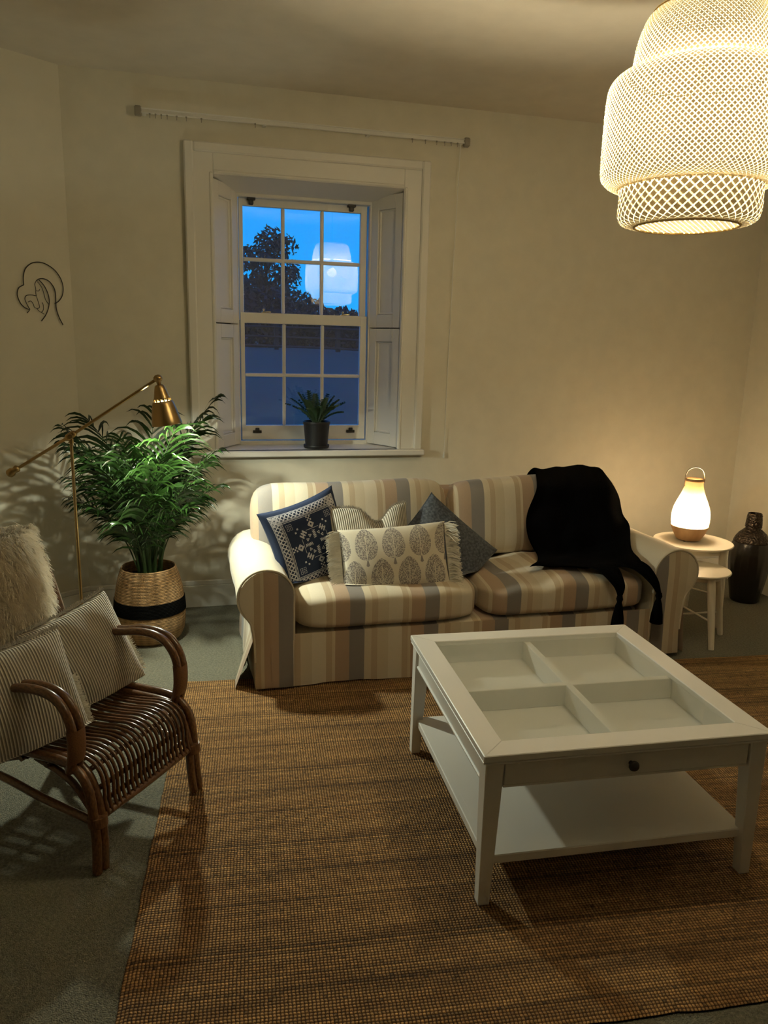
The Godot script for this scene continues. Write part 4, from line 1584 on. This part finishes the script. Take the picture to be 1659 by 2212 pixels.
# ---------------------------------------------------------------- brass floor lamp
func floor_lamp() -> void:
	var o := thing("floor_lamp", "slim brass floor lamp leaning its shade over the palm", "lamp", Vector3(-1.66, 0.0, 0.90))
	var mb := MB.new()
	mb.lathe([Vector2(0, 0), Vector2(0.125, 0), Vector2(0.128, 0.006), Vector2(0.12, 0.016), Vector2(0.03, 0.024), Vector2(0.016, 0.04), Vector2(0, 0.04)], 40)
	part(mb, "base", M.aged_brass, o)
	mb = MB.new()
	mb.tube(PackedVector3Array([Vector3(0, 0.03, 0), Vector3(0, 0.62, 0), Vector3(0, 1.18, 0)]), 0.0075, 12)
	part(mb, "pole", M.aged_brass, o)
	var A := Vector3(-0.262, -0.165, 0.0)     # tail end, relative to the joint
	var J := Vector3(0, 1.188, 0)
	var B := Vector3(0.400, 0.270, 0.02)
	mb = MB.new()
	mb.tube(PackedVector3Array([J + A, J, J + B]), 0.0072, 12)
	part(mb, "arm", M.aged_brass, o)
	mb = MB.new()
	var d := B.normalized()
	mb.tube(PackedVector3Array([J - d * 0.026, J - d * 0.022, J - d * 0.018, J + d * 0.018, J + d * 0.022, J + d * 0.026]), [0.012, 0.013, 0.017, 0.017, 0.013, 0.012], 14)
	mb.tube(PackedVector3Array([J + Vector3(0, -0.035, 0.0), J + Vector3(0, -0.008, 0.0)]), 0.011, 12)
	var jt := part(mb, "pivot", M.aged_brass, o)
	mb = MB.new()
	mb.tube(PackedVector3Array([J + Vector3(0, 0, 0.012), J + Vector3(0, 0, 0.022), J + Vector3(0, 0, 0.026), J + Vector3(0, 0, 0.034)]), [0.006, 0.006, 0.012, 0.011], 12)
	part(mb, "wing_nut", M.aged_brass, jt)
	# counterweight
	mb = MB.new()
	var T := J + A
	mb.tube(PackedVector3Array([T + d * 0.035, T + d * 0.028, T + d * 0.02, T + d * 0.01, T, T - d * 0.018, T - d * 0.026]), [0.010, 0.017, 0.017, 0.013, 0.020, 0.020, 0.012], 16)
	part(mb, "counterweight", M.aged_brass, o)
	# head: knuckle, cap with slots, conical shade, bulb
	var h := Node3D.new()
	h.name = "lamp_head"
	o.add_child(h, true)
	h.position = J + B
	h.basis = Basis(Vector3.BACK, deg_to_rad(9.0))
	mb = MB.new()
	mb.lathe([Vector2(0, 0.018), Vector2(0.011, 0.016), Vector2(0.019, 0.008), Vector2(0.021, 0.0), Vector2(0.019, -0.010), Vector2(0.010, -0.018), Vector2(0.009, -0.032), Vector2(0.0, -0.032)], 20)
	part(mb, "knuckle", M.aged_brass, h)
	mb = MB.new()
	mb.lathe([Vector2(0.0, -0.030), Vector2(0.016, -0.030), Vector2(0.022, -0.036), Vector2(0.028, -0.055), Vector2(0.036, -0.088), Vector2(0.0385, -0.096), Vector2(0.036, -0.096), Vector2(0.026, -0.056), Vector2(0.0, -0.036)], 36)
	part(mb, "cap", M.aged_brass, h)
	for k in 14:
		var a := TAU * k / 14.0
		mb = MB.new()
		mb.box(Vector3(cos(a) * 0.0395, -0.1015, sin(a) * 0.0395), Vector3(0.003, 0.016, 0.0075), 0.0005, Basis(Vector3.UP, -a))
		part(mb, "vent_bridge", M.aged_brass, h)
	mb = MB.new()
	mb.lathe([Vector2(0.0400, -0.107), Vector2(0.046, -0.108), Vector2(0.050, -0.118), Vector2(0.058, -0.150), Vector2(0.067, -0.195), Vector2(0.0705, -0.218), Vector2(0.0695, -0.218), Vector2(0.0660, -0.195), Vector2(0.057, -0.150), Vector2(0.049, -0.119), Vector2(0.0400, -0.107)], 48)
	part(mb, "shade", M.aged_brass, h)
	mb = MB.new()
	mb.lathe([Vector2(0, -0.15), Vector2(0.014, -0.152), Vector2(0.022, -0.165), Vector2(0.030, -0.182), Vector2(0.031, -0.195), Vector2(0.024, -0.207), Vector2(0.012, -0.2125), Vector2(0, -0.2135)], 24)
	part(mb, "bulb", M.bulb_glow, h)
	omni(h, Vector3(0, -0.190, 0), FLOOR_LAMP_ENERGY, lin(0.94, 1.0, 0.80), 0.028)

# ---------------------------------------------------------------- palm in its basket
func palm() -> void:
	var at := Vector3(-1.363, 0, 0.47)
	var o := thing("seagrass_basket", "round seagrass basket with a broad black band holding the palm", "basket", at)
	var outer := [Vector2(0.145, 0.0), Vector2(0.168, 0.02), Vector2(0.184, 0.06), Vector2(0.191, 0.11), Vector2(0.192, 0.165), Vector2(0.187, 0.235), Vector2(0.178, 0.30), Vector2(0.164, 0.36), Vector2(0.147, 0.412)]
	var prof := [Vector2(0, 0.0)]
	prof.append_array(outer)
	prof.append_array([Vector2(0.143, 0.417), Vector2(0.138, 0.412), Vector2(0.155, 0.36), Vector2(0.168, 0.30), Vector2(0.175, 0.10), Vector2(0.0, 0.05)])
	var wob := func(r: float, y: float, a: float) -> float: return r * (1.0 + 0.012 * sin(a * 3.0 + y * 4.0))
	var mb := MB.new()
	mb.lathe(prof, 64, Vector3.ZERO, true, wob)
	part(mb, "body", M.seagrass, o)
	mb = MB.new()
	mb.lathe([Vector2(0.1905, 0.168), Vector2(0.1945, 0.170), Vector2(0.1925, 0.205), Vector2(0.1895, 0.243), Vector2(0.1855, 0.246)], 64, Vector3.ZERO, false, wob)
	part(mb, "black_band", M.seagrass_black, o)
	var p := thing("areca_palm", "bushy areca palm lit by the brass lamp", "palm", at + Vector3(0, 0.34, 0))
	mb = MB.new()
	mb.lathe([Vector2(0, 0.02), Vector2(0.12, 0.022), Vector2(0.147, 0.005), Vector2(0.145, -0.02), Vector2(0, -0.03)], 32)
	part(mb, "soil", M.soil, p)
	var rg := RandomNumberGenerator.new()
	rg.seed = 17
	# stems
	for k in 16:
		var a := TAU * k / 16.0 + rg.randf_range(-0.2, 0.2)
		var r := rg.randf_range(0.02, 0.075)
		mb = MB.new()
		var b := Vector3(cos(a) * r, 0.0, sin(a) * r)
		mb.tube(curve([b, b * 1.15 + Vector3(0, 0.12, 0), b * 1.6 + Vector3(0, 0.28, 0)], 3), [0.010, 0.0095, 0.009, 0.008, 0.0075, 0.007, 0.006], 8)
		part(mb, "stem", M.palm_stem, p)
	# fronds: [azimuth, start tilt, length]
	var count := 28
	for k in count:
		var az := TAU * k * 0.381966 + rg.randf_range(-0.15, 0.15)
		var t := k / float(count - 1)
		# inner ones stand tall, outer ones arch low
		var lean := lerpf(0.10, 0.70, pow(t, 1.1)) + rg.randf_range(-0.05, 0.05)
		var length := lerpf(0.98, 0.52, t) * rg.randf_range(0.92, 1.06)
		frond(p, az, lean, length, rg)

func frond(p: Node3D, az: float, lean: float, length: float, rg: RandomNumberGenerator) -> void:
	var d := Vector3(cos(az), 0, sin(az))
	var pts := []
	var pos := d * rg.randf_range(0.02, 0.06) + Vector3(0, 0.02, 0)
	var ang := lean * 0.35
	var n := 15
	for i in n:
		pts.append(pos)
		ang += (0.05 + lean * 0.07) * (0.3 + 1.2 * i / n)
		pos += (d * sin(ang) + Vector3(0, cos(ang), 0)) * (length / (n - 1))
		pos.z = maxf(pos.z, -0.40)
	var rc := curve(pts, 2)
	var rad := []
	for i in rc.size():
		rad.append(lerpf(0.0048, 0.0012, i / float(rc.size() - 1)))
	var mb := MB.new()
	mb.tube(rc, rad, 6)
	# leaflets
	var lb := MB.new()
	var side := d.cross(Vector3.UP)
	var m := 17
	for i in m:
		var t := lerpf(0.34, 1.0, i / float(m - 1))
		var f := t * (rc.size() - 1)
		var i0 := mini(int(f), rc.size() - 2)
		var b := rc[i0].lerp(rc[i0 + 1], f - i0)
		var tan := (rc[i0 + 1] - rc[i0]).normalized()
		var l := 0.29 * sin(PI * clampf(lerpf(0.28, 0.88, (t - 0.34) / 0.66), 0.0, 1.0)) * rg.randf_range(0.85, 1.12) * clampf(length / 0.8, 0.75, 1.1)
		for s in [-1.0, 1.0]:
			var sd: Vector3 = (side * s + tan * lerpf(0.45, 1.3, t) + Vector3(0, 0.30, 0) + Vector3(rg.randfn(), rg.randfn(), rg.randfn()) * 0.16).normalized()
			var q := [b]
			var cur: Vector3 = b
			var dirv := sd
			for j in 5:
				cur += dirv * l / 5.0
				cur.z = maxf(cur.z, -0.43)
				dirv = (dirv + Vector3(0, -0.20 - 0.11 * j, 0)).normalized()
				q.append(cur)
			var wd := 0.0068 * rg.randf_range(0.85, 1.15)
			lb.blade(q, [wd * 0.35, wd * 0.9, wd, wd * 0.85, wd * 0.5, 0.0004], (tan.cross(sd) * s + Vector3(0, 0.35, 0)).normalized())
	var fr := part(lb, "frond", M.palm_leaf, p)
	part(mb, "midrib", M.palm_stem, fr)

# ---------------------------------------------------------------- side tables
func side_tables() -> void:
	var t := thing("side_table", "taller round white side table carrying the glowing lantern", "table", Vector3(1.88, 0.0, 0.76), 0.0, "nest of round white side tables")
	round_table(t, 0.5, 0.235, 0.20, 0.225, deg_to_rad(67.0), 3, 0.021)
	t = thing("side_table", "lower round white side table tucked beside the sofa arm", "table", Vector3(1.70, 0.0, 1.06), 0.0, "nest of round white side tables")
	round_table(t, 0.42, 0.185, 0.135, 0.205, deg_to_rad(92.0), 4, 0.020)

func round_table(t: Node3D, H: float, R: float, r0: float, r1: float, turn: float, legs: int, lr: float) -> void:
	var mb := MB.new()
	mb.lathe([Vector2(0, H - 0.016), Vector2(R - 0.016, H - 0.016), Vector2(R - 0.003, H - 0.010), Vector2(R, H - 0.005), Vector2(R - 0.003, H), Vector2(R - 0.006, H), Vector2(0, H)], 56)
	part(mb, "tabletop", M.stool_white, t)
	for k in legs:
		var a := turn + TAU * k / legs
		var d := Vector3(cos(a), 0, sin(a))
		mb = MB.new()
		mb.tube(PackedVector3Array([d * r1 + Vector3(0, 0.002, 0), d * lerpf(r1, r0, 0.4) + Vector3(0, H * 0.4, 0), d * r0 + Vector3(0, H - 0.016, 0)]), [lr * 0.78, lr, lr * 1.12], 14)
		part(mb, "leg", M.stool_white, t)
		mb = MB.new()
		var y := 0.145 if legs == 4 else 0.20
		if legs == 4 and k % 2 == 0:
			y += 0.011
		var q := d * lerpf(r1, r0, y / H)
		if legs == 3:
			mb.tube(PackedVector3Array([Vector3(0, y, 0), q + Vector3(0, y, 0)]), 0.006, 8)
			part(mb, "stretcher", M.stool_white, t)
		elif k < 2:
			mb.tube(PackedVector3Array([-q + Vector3(0, y, 0), q + Vector3(0, y, 0)]), 0.006, 8)
			part(mb, "stretcher", M.stool_white, t)
	# rail ring under the top
	mb = MB.new()
	var rr := r0 - 0.015
	mb.lathe([Vector2(rr, H - 0.045), Vector2(rr + 0.012, H - 0.045), Vector2(rr + 0.012, H - 0.0165), Vector2(rr, H - 0.0165), Vector2(rr, H - 0.045)], 40)
	part(mb, "apron", M.stool_white, t)

func table_lamp() -> void:
	var o := thing("lantern_lamp", "glowing woven lantern lamp with a strap handle on the side table", "lamp", Vector3(1.862, 0.5, 0.735))
	var mb := MB.new()
	mb.lathe([Vector2(0, 0.006), Vector2(0.066, 0.006), Vector2(0.072, 0.010), Vector2(0.092, 0.045), Vector2(0.108, 0.080), Vector2(0.111, 0.092), Vector2(0.104, 0.092), Vector2(0.0, 0.085)], 48)
	part(mb, "base", M.pale_wood, o)
	for k in 3:
		mb = MB.new()
		var a := TAU * k / 3.0 + 0.5
		mb.lathe([Vector2(0, 0), Vector2(0.008, 0), Vector2(0.008, 0.007), Vector2(0, 0.007)], 10, Vector3(cos(a) * 0.055, 0, sin(a) * 0.055))
		part(mb, "foot", M.black_plastic, o)
	var prof := [Vector2(0.108, 0.094), Vector2(0.112, 0.13), Vector2(0.111, 0.165), Vector2(0.105, 0.20), Vector2(0.093, 0.235), Vector2(0.078, 0.27), Vector2(0.064, 0.305), Vector2(0.055, 0.335), Vector2(0.052, 0.362), Vector2(0.052, 0.378)]
	# glowing inner bulb body, only as high as the light reaches
	mb = MB.new()
	mb.lathe([Vector2(0, 0.096), Vector2(0.097, 0.097), Vector2(0.103, 0.13), Vector2(0.102, 0.165), Vector2(0.096, 0.20), Vector2(0.084, 0.235), Vector2(0.069, 0.27), Vector2(0.055, 0.305), Vector2(0.044, 0.325), Vector2(0, 0.335)], 40)
	part(mb, "glowing_diffuser", M.lantern_glow, o)
	omni(o, Vector3(0, 0.19, 0), TABLE_LAMP_ENERGY, lin(1.0, 0.78, 0.48), 0.08)
	# woven sleeve: two sets of slim strips
	for s in [-1.0, 1.0]:
		var me := strip_mesh(prof, s, 0.0028, 0.0006 * s, 1.0, 8)
		for k in 46:
			var q := inst(me, "weave_strip", M.white_bamboo, o)
			q.rotation.y = TAU * k / 46.0
	mb = MB.new()
	mb.lathe([Vector2(0.046, 0.372), Vector2(0.054, 0.372), Vector2(0.0555, 0.378), Vector2(0.054, 0.386), Vector2(0.046, 0.386), Vector2(0.046, 0.372)], 36)
	part(mb, "top_ring", M.pale_wood, o)
	# strap handle
	mb = MB.new()
	var hp := curve([Vector3(-0.050, 0.335, -0.025), Vector3(-0.050, 0.40, -0.024), Vector3(-0.036, 0.440, -0.017), Vector3(0, 0.456, 0), Vector3(0.036, 0.440, 0.017), Vector3(0.050, 0.40, 0.024), Vector3(0.050, 0.365, 0.025)], 6)
	var P := PackedVector3Array()
	var U := PackedVector2Array()
	var wd := Vector3(-0.43, 0, 0.90)
	for i in hp.size():
		var tn := (hp[mini(i + 1, hp.size() - 1)] - hp[maxi(i - 1, 0)]).normalized()
		var nn := tn.cross(wd).normalized()
		for q in [[-1, -1], [1, -1], [1, 1], [-1, 1], [-1, -1]]:
			P.append(hp[i] + wd * (q[0] * 0.009) + nn * (q[1] * 0.0015))
			U.append(Vector2(q[0], i * 0.1))
	mb.grid(P, hp.size(), 5, U, false, true)
	part(mb, "strap_handle", M.leather_strap, o)

func strip_mesh(prof: Array, s: float, wd: float, off: float, slope: float, sub: int) -> ArrayMesh:
	# a flat strip winding diagonally over a surface of revolution
	var pts := []
	for q in prof: pts.append(Vector3(q.x, q.y, 0))
	var c := curve(pts, sub)
	var ph := 0.0
	var P := PackedVector3Array()
	var U := PackedVector2Array()
	var path := []
	var nrm := []
	for i in c.size():
		var r := c[i].x + off
		if i > 0:
			ph += s * slope * c[i].distance_to(c[i - 1]) / maxf(r, 0.02)
		path.append(Vector3(cos(ph) * r, c[i].y, sin(ph) * r))
		var tg := (c[mini(i + 1, c.size() - 1)] - c[maxi(i - 1, 0)]).normalized()
		var n2 := Vector3(-tg.y, tg.x, 0)
		nrm.append(Vector3(cos(ph) * n2.x, n2.y, sin(ph) * n2.x))
	for i in path.size():
		var tn: Vector3 = (path[mini(i + 1, path.size() - 1)] - path[maxi(i - 1, 0)]).normalized()
		var sd: Vector3 = tn.cross(nrm[i]).normalized()
		P.append(path[i] - sd * wd)
		P.append(path[i] + sd * wd)
		U.append(Vector2(0, i * 0.05))
		U.append(Vector2(1, i * 0.05))
	var mb := MB.new()
	mb.grid(P, path.size(), 2, U)
	return mb.mesh()

# ---------------------------------------------------------------- vase
func vase() -> void:
	var o := thing("floor_vase", "tall dark glazed floor vase with a hammered metal neck", "vase", Vector3(2.505, 0, 0.54))
	var mb := MB.new()
	mb.lathe([Vector2(0, 0), Vector2(0.085, 0), Vector2(0.092, 0.01), Vector2(0.104, 0.09), Vector2(0.118, 0.17), Vector2(0.128, 0.26), Vector2(0.130, 0.32), Vector2(0.126, 0.37), Vector2(0.114, 0.408), Vector2(0.112, 0.415), Vector2(0, 0.42)], 72, Vector3.ZERO, true, func(r: float, y: float, a: float) -> float: return r * (1.0 + (0.018 * absf(sin(a * 9.0)) if y > 0.01 and y < 0.40 else 0.0)))
	part(mb, "body", M.dark_glaze, o)
	mb = MB.new()
	mb.lathe([Vector2(0.110, 0.414), Vector2(0.113, 0.418), Vector2(0.104, 0.440), Vector2(0.086, 0.468), Vector2(0.062, 0.490), Vector2(0.0475, 0.500), Vector2(0.045, 0.506), Vector2(0.051, 0.512), Vector2(0.052, 0.535), Vector2(0.048, 0.575), Vector2(0.043, 0.605), Vector2(0.040, 0.606), Vector2(0.038, 0.60), Vector2(0.044, 0.52), Vector2(0.04, 0.49), Vector2(0.09, 0.43), Vector2(0.110, 0.414)], 56)
	part(mb, "neck", M.hammered, o, "hammered bronze neck and shoulder")
	# raised studs on the neck
	var rg := RandomNumberGenerator.new()
	rg.seed = 2
	mb = MB.new()
	for i in 240:
		var y := rg.randf_range(0.44, 0.60)
		var r := lerpf(0.052, 0.044, (y - 0.51) / 0.1) if y > 0.508 else lerpf(0.104, 0.048, (y - 0.44) / 0.062)
		var a := rg.randf() * TAU
		mb.box(Vector3(cos(a) * r, y, sin(a) * r), Vector3(0.005, 0.005, 0.005), 0.0018, Basis(Vector3.UP, -a))
	var st := part(mb, "studs", M.hammered, o)
	st.set_meta("kind", "stuff")

# ---------------------------------------------------------------- woven pendant
func pendant() -> void:
	var o := thing("pendant_lamp", "large three tiered woven bamboo pendant lamp, lit", "lamp", Vector3(0.341, 1.99, 2.563))
	var prof := [Vector2(0.150, 0.606), Vector2(0.168, 0.585), Vector2(0.186, 0.535), Vector2(0.195, 0.475), Vector2(0.196, 0.448), Vector2(0.205, 0.440), Vector2(0.236, 0.434), Vector2(0.256, 0.412), Vector2(0.263, 0.372), Vector2(0.265, 0.27), Vector2(0.264, 0.178), Vector2(0.254, 0.152), Vector2(0.232, 0.136), Vector2(0.208, 0.130), Vector2(0.203, 0.110), Vector2(0.204, 0.066), Vector2(0.196, 0.038), Vector2(0.174, 0.026), Vector2(0.150, 0.024)]
	# [first and last profile point, strips each way, half width, name]
	for tr in [[0, 5, 80, 0.0040, "upper_tier"], [5, 14, 104, 0.0041, "middle_tier"], [13, 19, 46, 0.0074, "lower_tier"]]:
		var sub := prof.slice(tr[0], tr[1])
		if tr[4] == "upper_tier":
			# mostly outside the picture: its strips are one piece
			var ub := MB.new()
			for s in [-1.0, 1.0]:
				var sm := strip_mesh(sub, s, tr[3], 0.0008 * s, 1.05, 5)
				var ar := sm.surface_get_arrays(0)
				for k in tr[2]:
					var bs := Basis(Vector3.UP, TAU * k / tr[2])
					var base := ub.v.size()
					for q in ar[Mesh.ARRAY_VERTEX]: ub.v.append(bs * q)
					for q in ar[Mesh.ARRAY_NORMAL]: ub.n.append(bs * q)
					ub.uv.append_array(ar[Mesh.ARRAY_TEX_UV])
					for q in ar[Mesh.ARRAY_INDEX]: ub.ix.append(base + q)
			var up := part(ub, "upper_tier", M.bamboo, o)
			up.set_meta("kind", "stuff")
			continue
		var tier := Node3D.new()
		tier.name = tr[4]
		o.add_child(tier, true)
		for s in [-1.0, 1.0]:
			var me := strip_mesh(sub, s, tr[3], 0.0008 * s, 1.05, 5)
			for k in tr[2]:
				var q := inst(me, "weave_strip", M.bamboo, tier)
				q.rotation.y = TAU * k / tr[2]
	for q in [[0.150, 0.606, 0.0045, "top_rim"], [0.206, 0.132, 0.0035, "tier_rim"], [0.150, 0.024, 0.0045, "bottom_rim"]]:
		var pts := PackedVector3Array()
		for k in 61:
			pts.append(Vector3(cos(TAU * k / 60.0) * q[0], q[1], sin(TAU * k / 60.0) * q[0]))
		var mb := MB.new()
		mb.tube(pts, q[2], 8, false)
		part(mb, q[3], M.bamboo_rim, o)
	# woven tray added across the lower opening to dim the light below
	for dirn in 2:
		for k in 20:
			var c := -0.143 + 0.286 * (k + 0.5) / 20.0
			var hl := sqrt(maxf(0.0, 0.149 * 0.149 - c * c))
			var tb := MB.new()
			var p0 := Vector3(-hl, 0.0245 + 0.0012 * dirn, c)
			var p1 := Vector3(hl, 0.0245 + 0.0012 * dirn, c)
			tb.blade([p0, p1], [0.0052, 0.0052], Vector3.UP)
			var q := part(tb, "added_tray_strip", M.bamboo, o)
			q.rotation.y = PI / 4 + dirn * PI / 2
	var mb := MB.new()
	mb.lathe([Vector2(0, 0.385), Vector2(0.020, 0.385), Vector2(0.021, 0.395), Vector2(0.021, 0.455), Vector2(0.012, 0.468), Vector2(0, 0.470)], 20)
	part(mb, "lamp_holder", M.black_plastic, o)
	mb = MB.new()
	mb.tube(PackedVector3Array([Vector3(0, 0.465, 0), Vector3(0, 0.8, 0), Vector3(0, CEIL - 1.99 - 0.03, 0)]), 0.0035, 8)
	part(mb, "cord", M.black_plastic, o)
	mb = MB.new()
	mb.lathe([Vector2(0, CEIL - 1.99), Vector2(0.05, CEIL - 1.99), Vector2(0.05, CEIL - 2.005), Vector2(0.02, CEIL - 2.025), Vector2(0, CEIL - 2.03)], 28)
	part(mb, "ceiling_rose", M.rail_white, o)
	mb = MB.new()
	mb.lathe([Vector2(0, 0.388), Vector2(0.016, 0.386), Vector2(0.022, 0.378), Vector2(0.040, 0.36), Vector2(0.0475, 0.338), Vector2(0.044, 0.315), Vector2(0.030, 0.299), Vector2(0.0, 0.293)], 28)
	part(mb, "bulb", M.lamp_glow, o)
	omni(o, Vector3(0, 0.34, 0), PENDANT_ENERGY, lin(1.0, 0.88, 0.60), 0.03)
	for st in [[0.0, 1.0], [PI / 2, 1.0]]:
		mb = MB.new()
		var d := Vector3(cos(st[0]), 0, sin(st[0]))
		mb.tube(PackedVector3Array([-d * 0.15 + Vector3(0, 0.606, 0), d * 0.0 + Vector3(0, 0.47, 0), d * 0.15 + Vector3(0, 0.606, 0)]), 0.002, 6)
		part(mb, "carrier_wire", M.iron, o)

# ---------------------------------------------------------------- fern on the sill
func fern() -> void:
	var o := thing("potted_fern", "small fern in a black pot on the window sill", "potted plant", Vector3(-0.338, 0.9872, -0.072))
	var mb := MB.new()
	mb.lathe([Vector2(0, 0), Vector2(0.076, 0), Vector2(0.081, 0.006), Vector2(0.082, 0.020), Vector2(0.079, 0.020), Vector2(0.076, 0.010), Vector2(0, 0.008)], 36)
	part(mb, "saucer", M.black_plastic, o)
	mb = MB.new()
	mb.lathe([Vector2(0, 0.010), Vector2(0.066, 0.010), Vector2(0.070, 0.02), Vector2(0.082, 0.148), Vector2(0.086, 0.150), Vector2(0.087, 0.168), Vector2(0.083, 0.168), Vector2(0.080, 0.150), Vector2(0, 0.145)], 36)
	part(mb, "pot", M.black_plastic, o)
	var rg := RandomNumberGenerator.new()
	rg.seed = 8
	for k in 30:
		var az := TAU * k * 0.381966
		var d := Vector3(cos(az), 0, sin(az))
		var lean := lerpf(0.15, 0.95, k / 29.0)
		var l := rg.randf_range(0.16, 0.235)
		var pos := d * 0.015 + Vector3(0, 0.15, 0)
		var ang := lean * 0.6
		var pts := []
		for i in 9:
			pts.append(pos)
			ang += 0.10 * lean + 0.02
			pos += (d * sin(ang) + Vector3(0, cos(ang), 0)) * l / 8.0
		if pos.z < -0.17: continue
		mb = MB.new()
		var side := d.cross(Vector3.UP)
		mb.blade(pts, [0.001, 0.001, 0.001, 0.001, 0.001, 0.001, 0.0008, 0.0006, 0.0004], side.cross(d + Vector3(0, 0.5, 0)))
		for i in range(1, 9):
			for j in 2:
				var b: Vector3 = pts[i].lerp(pts[maxi(i - 1, 0)], j * 0.5)
				var wl := 0.026 * sin(PI * clampf((i - j * 0.5) / 9.5, 0.08, 1.0)) + 0.006
				for s in [-1.0, 1.0]:
					var q: Vector3 = (side * s + Vector3(0, 0.25, 0) + d * 0.4).normalized()
					mb.blade([b, b + q * wl * 0.5, b + q * wl], [0.004, 0.0062, 0.001], (d * 0.6 + Vector3(rg.randf_range(-0.5, 0.5), 0.4, 0.7)).normalized())
		part(mb, "frond", M.fern_leaf, o)

# ---------------------------------------------------------------- curtain rail and its cord
func curtain_rail() -> void:
	var x0 := -1.335
	var x1 := 0.535
	var o := thing("curtain_rail", "bare white curtain rail above the window", "curtain rail", Vector3(x0, 2.83, 0.0))
	var L := x1 - x0
	var mb := MB.new()
	mb.box(Vector3(L / 2, 0.0, 0.052), Vector3(L, 0.026, 0.013), 0.003)
	mb.box(Vector3(L / 2, 0.0105, 0.062), Vector3(L, 0.005, 0.010), 0.001)
	mb.box(Vector3(L / 2, -0.0105, 0.062), Vector3(L, 0.005, 0.010), 0.001)
	part(mb, "track", M.rail_white, o)
	for x in [0.03, L * 0.36, L * 0.68, L - 0.03]:
		mb = MB.new()
		mb.box(Vector3(x, 0.0, 0.024), Vector3(0.022, 0.03, 0.046), 0.003)
		part(mb, "bracket", M.rail_white, o)
	for e in [0.0, L]:
		mb = MB.new()
		mb.box(Vector3(e, -0.004, 0.054), Vector3(0.036, 0.05, 0.034), 0.006)
		part(mb, "end_stop", M.glider, o)
	for x in [0.06, 0.09, 0.12, 0.15, 0.20, 0.25, 0.33, 0.62, L - 0.34, L - 0.26, L - 0.19, L - 0.14, L - 0.10, L - 0.06]:
		mb = MB.new()
		mb.box(Vector3(x, -0.016, 0.064), Vector3(0.009, 0.010, 0.008), 0.002)
		mb.tube(PackedVector3Array([Vector3(x, -0.02, 0.064), Vector3(x, -0.03, 0.067), Vector3(x, -0.034, 0.062)]), 0.002, 6)
		part(mb, "glider", M.glider, o)
	var c := thing("pull_cord", "thin pull cord hanging from the curtain rail", "cord", Vector3(0.49, 0.95, 0.05))
	mb = MB.new()
	mb.tube(PackedVector3Array([Vector3(0.0, 0.0, -0.038), Vector3(-0.002, 0.5, -0.03), Vector3(0.0, 1.2, -0.01), Vector3(0.004, 1.862, 0.012)]), 0.0022, 6)
	part(mb, "line", M.rail_white, c)
	mb = MB.new()
	mb.lathe([Vector2(0, 0.02), Vector2(0.004, 0.018), Vector2(0.007, -0.01), Vector2(0.006, -0.022), Vector2(0, -0.024)], 12, Vector3(0, -0.005, -0.038))
	part(mb, "toggle", M.rail_white, c)

# ---------------------------------------------------------------- wire figure on the angled wall
func wall_art() -> void:
	var a := deg_to_rad(CANT)
	var along := Vector3(-cos(a), 0, sin(a))
	var out := Vector3(sin(a), 0, cos(a))
	var o := thing("wire_wall_art", "black wire outline of a haloed mother and baby on the angled wall", "wall art", Vector3(CORNER, 1.86, 0) + along * 0.18)
	# drawing units: 1 = about 0.0175 m across, read off the outline itself
	var at := func(x: float, y: float, lift := 0.012) -> Vector3:
		# x, y on a 1659 x 1866 sheet with the figure on it
		return along * (-(x - 850.0) * 0.000256) + Vector3(0, -(y - 940.0) * 0.000233, 0) + out * lift
	var lines := [
		["halo", [[500, 775], [505, 600], [560, 420], [690, 290], [850, 250], [1000, 275], [1180, 390], [1300, 570], [1345, 760], [1320, 940], [1250, 1060], [1160, 1140]], 0.0035],
		["halo", [[500, 775], [400, 840], [355, 950], [360, 1060], [410, 1190], [490, 1275], [570, 1310]], 0.0035],
		["veil", [[770, 665], [830, 620], [930, 605], [1050, 660], [1140, 790], [1165, 930], [1160, 1130], [1165, 1270], [1210, 1450], [1290, 1630]], 0.0035],
		["veil", [[830, 640], [930, 760], [1000, 930], [1020, 1090], [990, 1260], [920, 1420], [820, 1560]], 0.0032],
		["hair", [[790, 680], [870, 790], [910, 920], [940, 1070], [1000, 1170]], 0.0022],
		["face", [[770, 665], [735, 740], [745, 850], [740, 940], [750, 1000]], 0.0022],
		["face", [[760, 880], [800, 890], [830, 850]], 0.002],
		["baby", [[750, 1000], [640, 985], [540, 1005], [505, 1070], [520, 1150], [570, 1270], [590, 1310], [530, 1390]], 0.0026],
		["baby", [[560, 1150], [620, 1120], [670, 1180], [690, 1250], [750, 1285]], 0.0022],
		["hand", [[750, 1010], [780, 1130], [800, 1250], [750, 1290], [830, 1360], [880, 1290], [880, 1180], [860, 1140]], 0.0022],
		["hand", [[830, 1360], [890, 1400]], 0.0022],
	]
	for l in lines:
		var pts := []
		for p in l[1]: pts.append(at.call(p[0], p[1]))
		var mb := MB.new()
		mb.tube(curve(pts, 6), l[2] * 0.8, 6)
		part(mb, l[0] + "_wire", M.wire, o)
	for p in [[850, 250], [1160, 1140], [500, 775]]:
		var mb := MB.new()
		mb.tube(PackedVector3Array([at.call(p[0], p[1], 0.0), at.call(p[0], p[1], 0.012)]), 0.002, 6)
		part(mb, "wall_pin", M.wire, o)
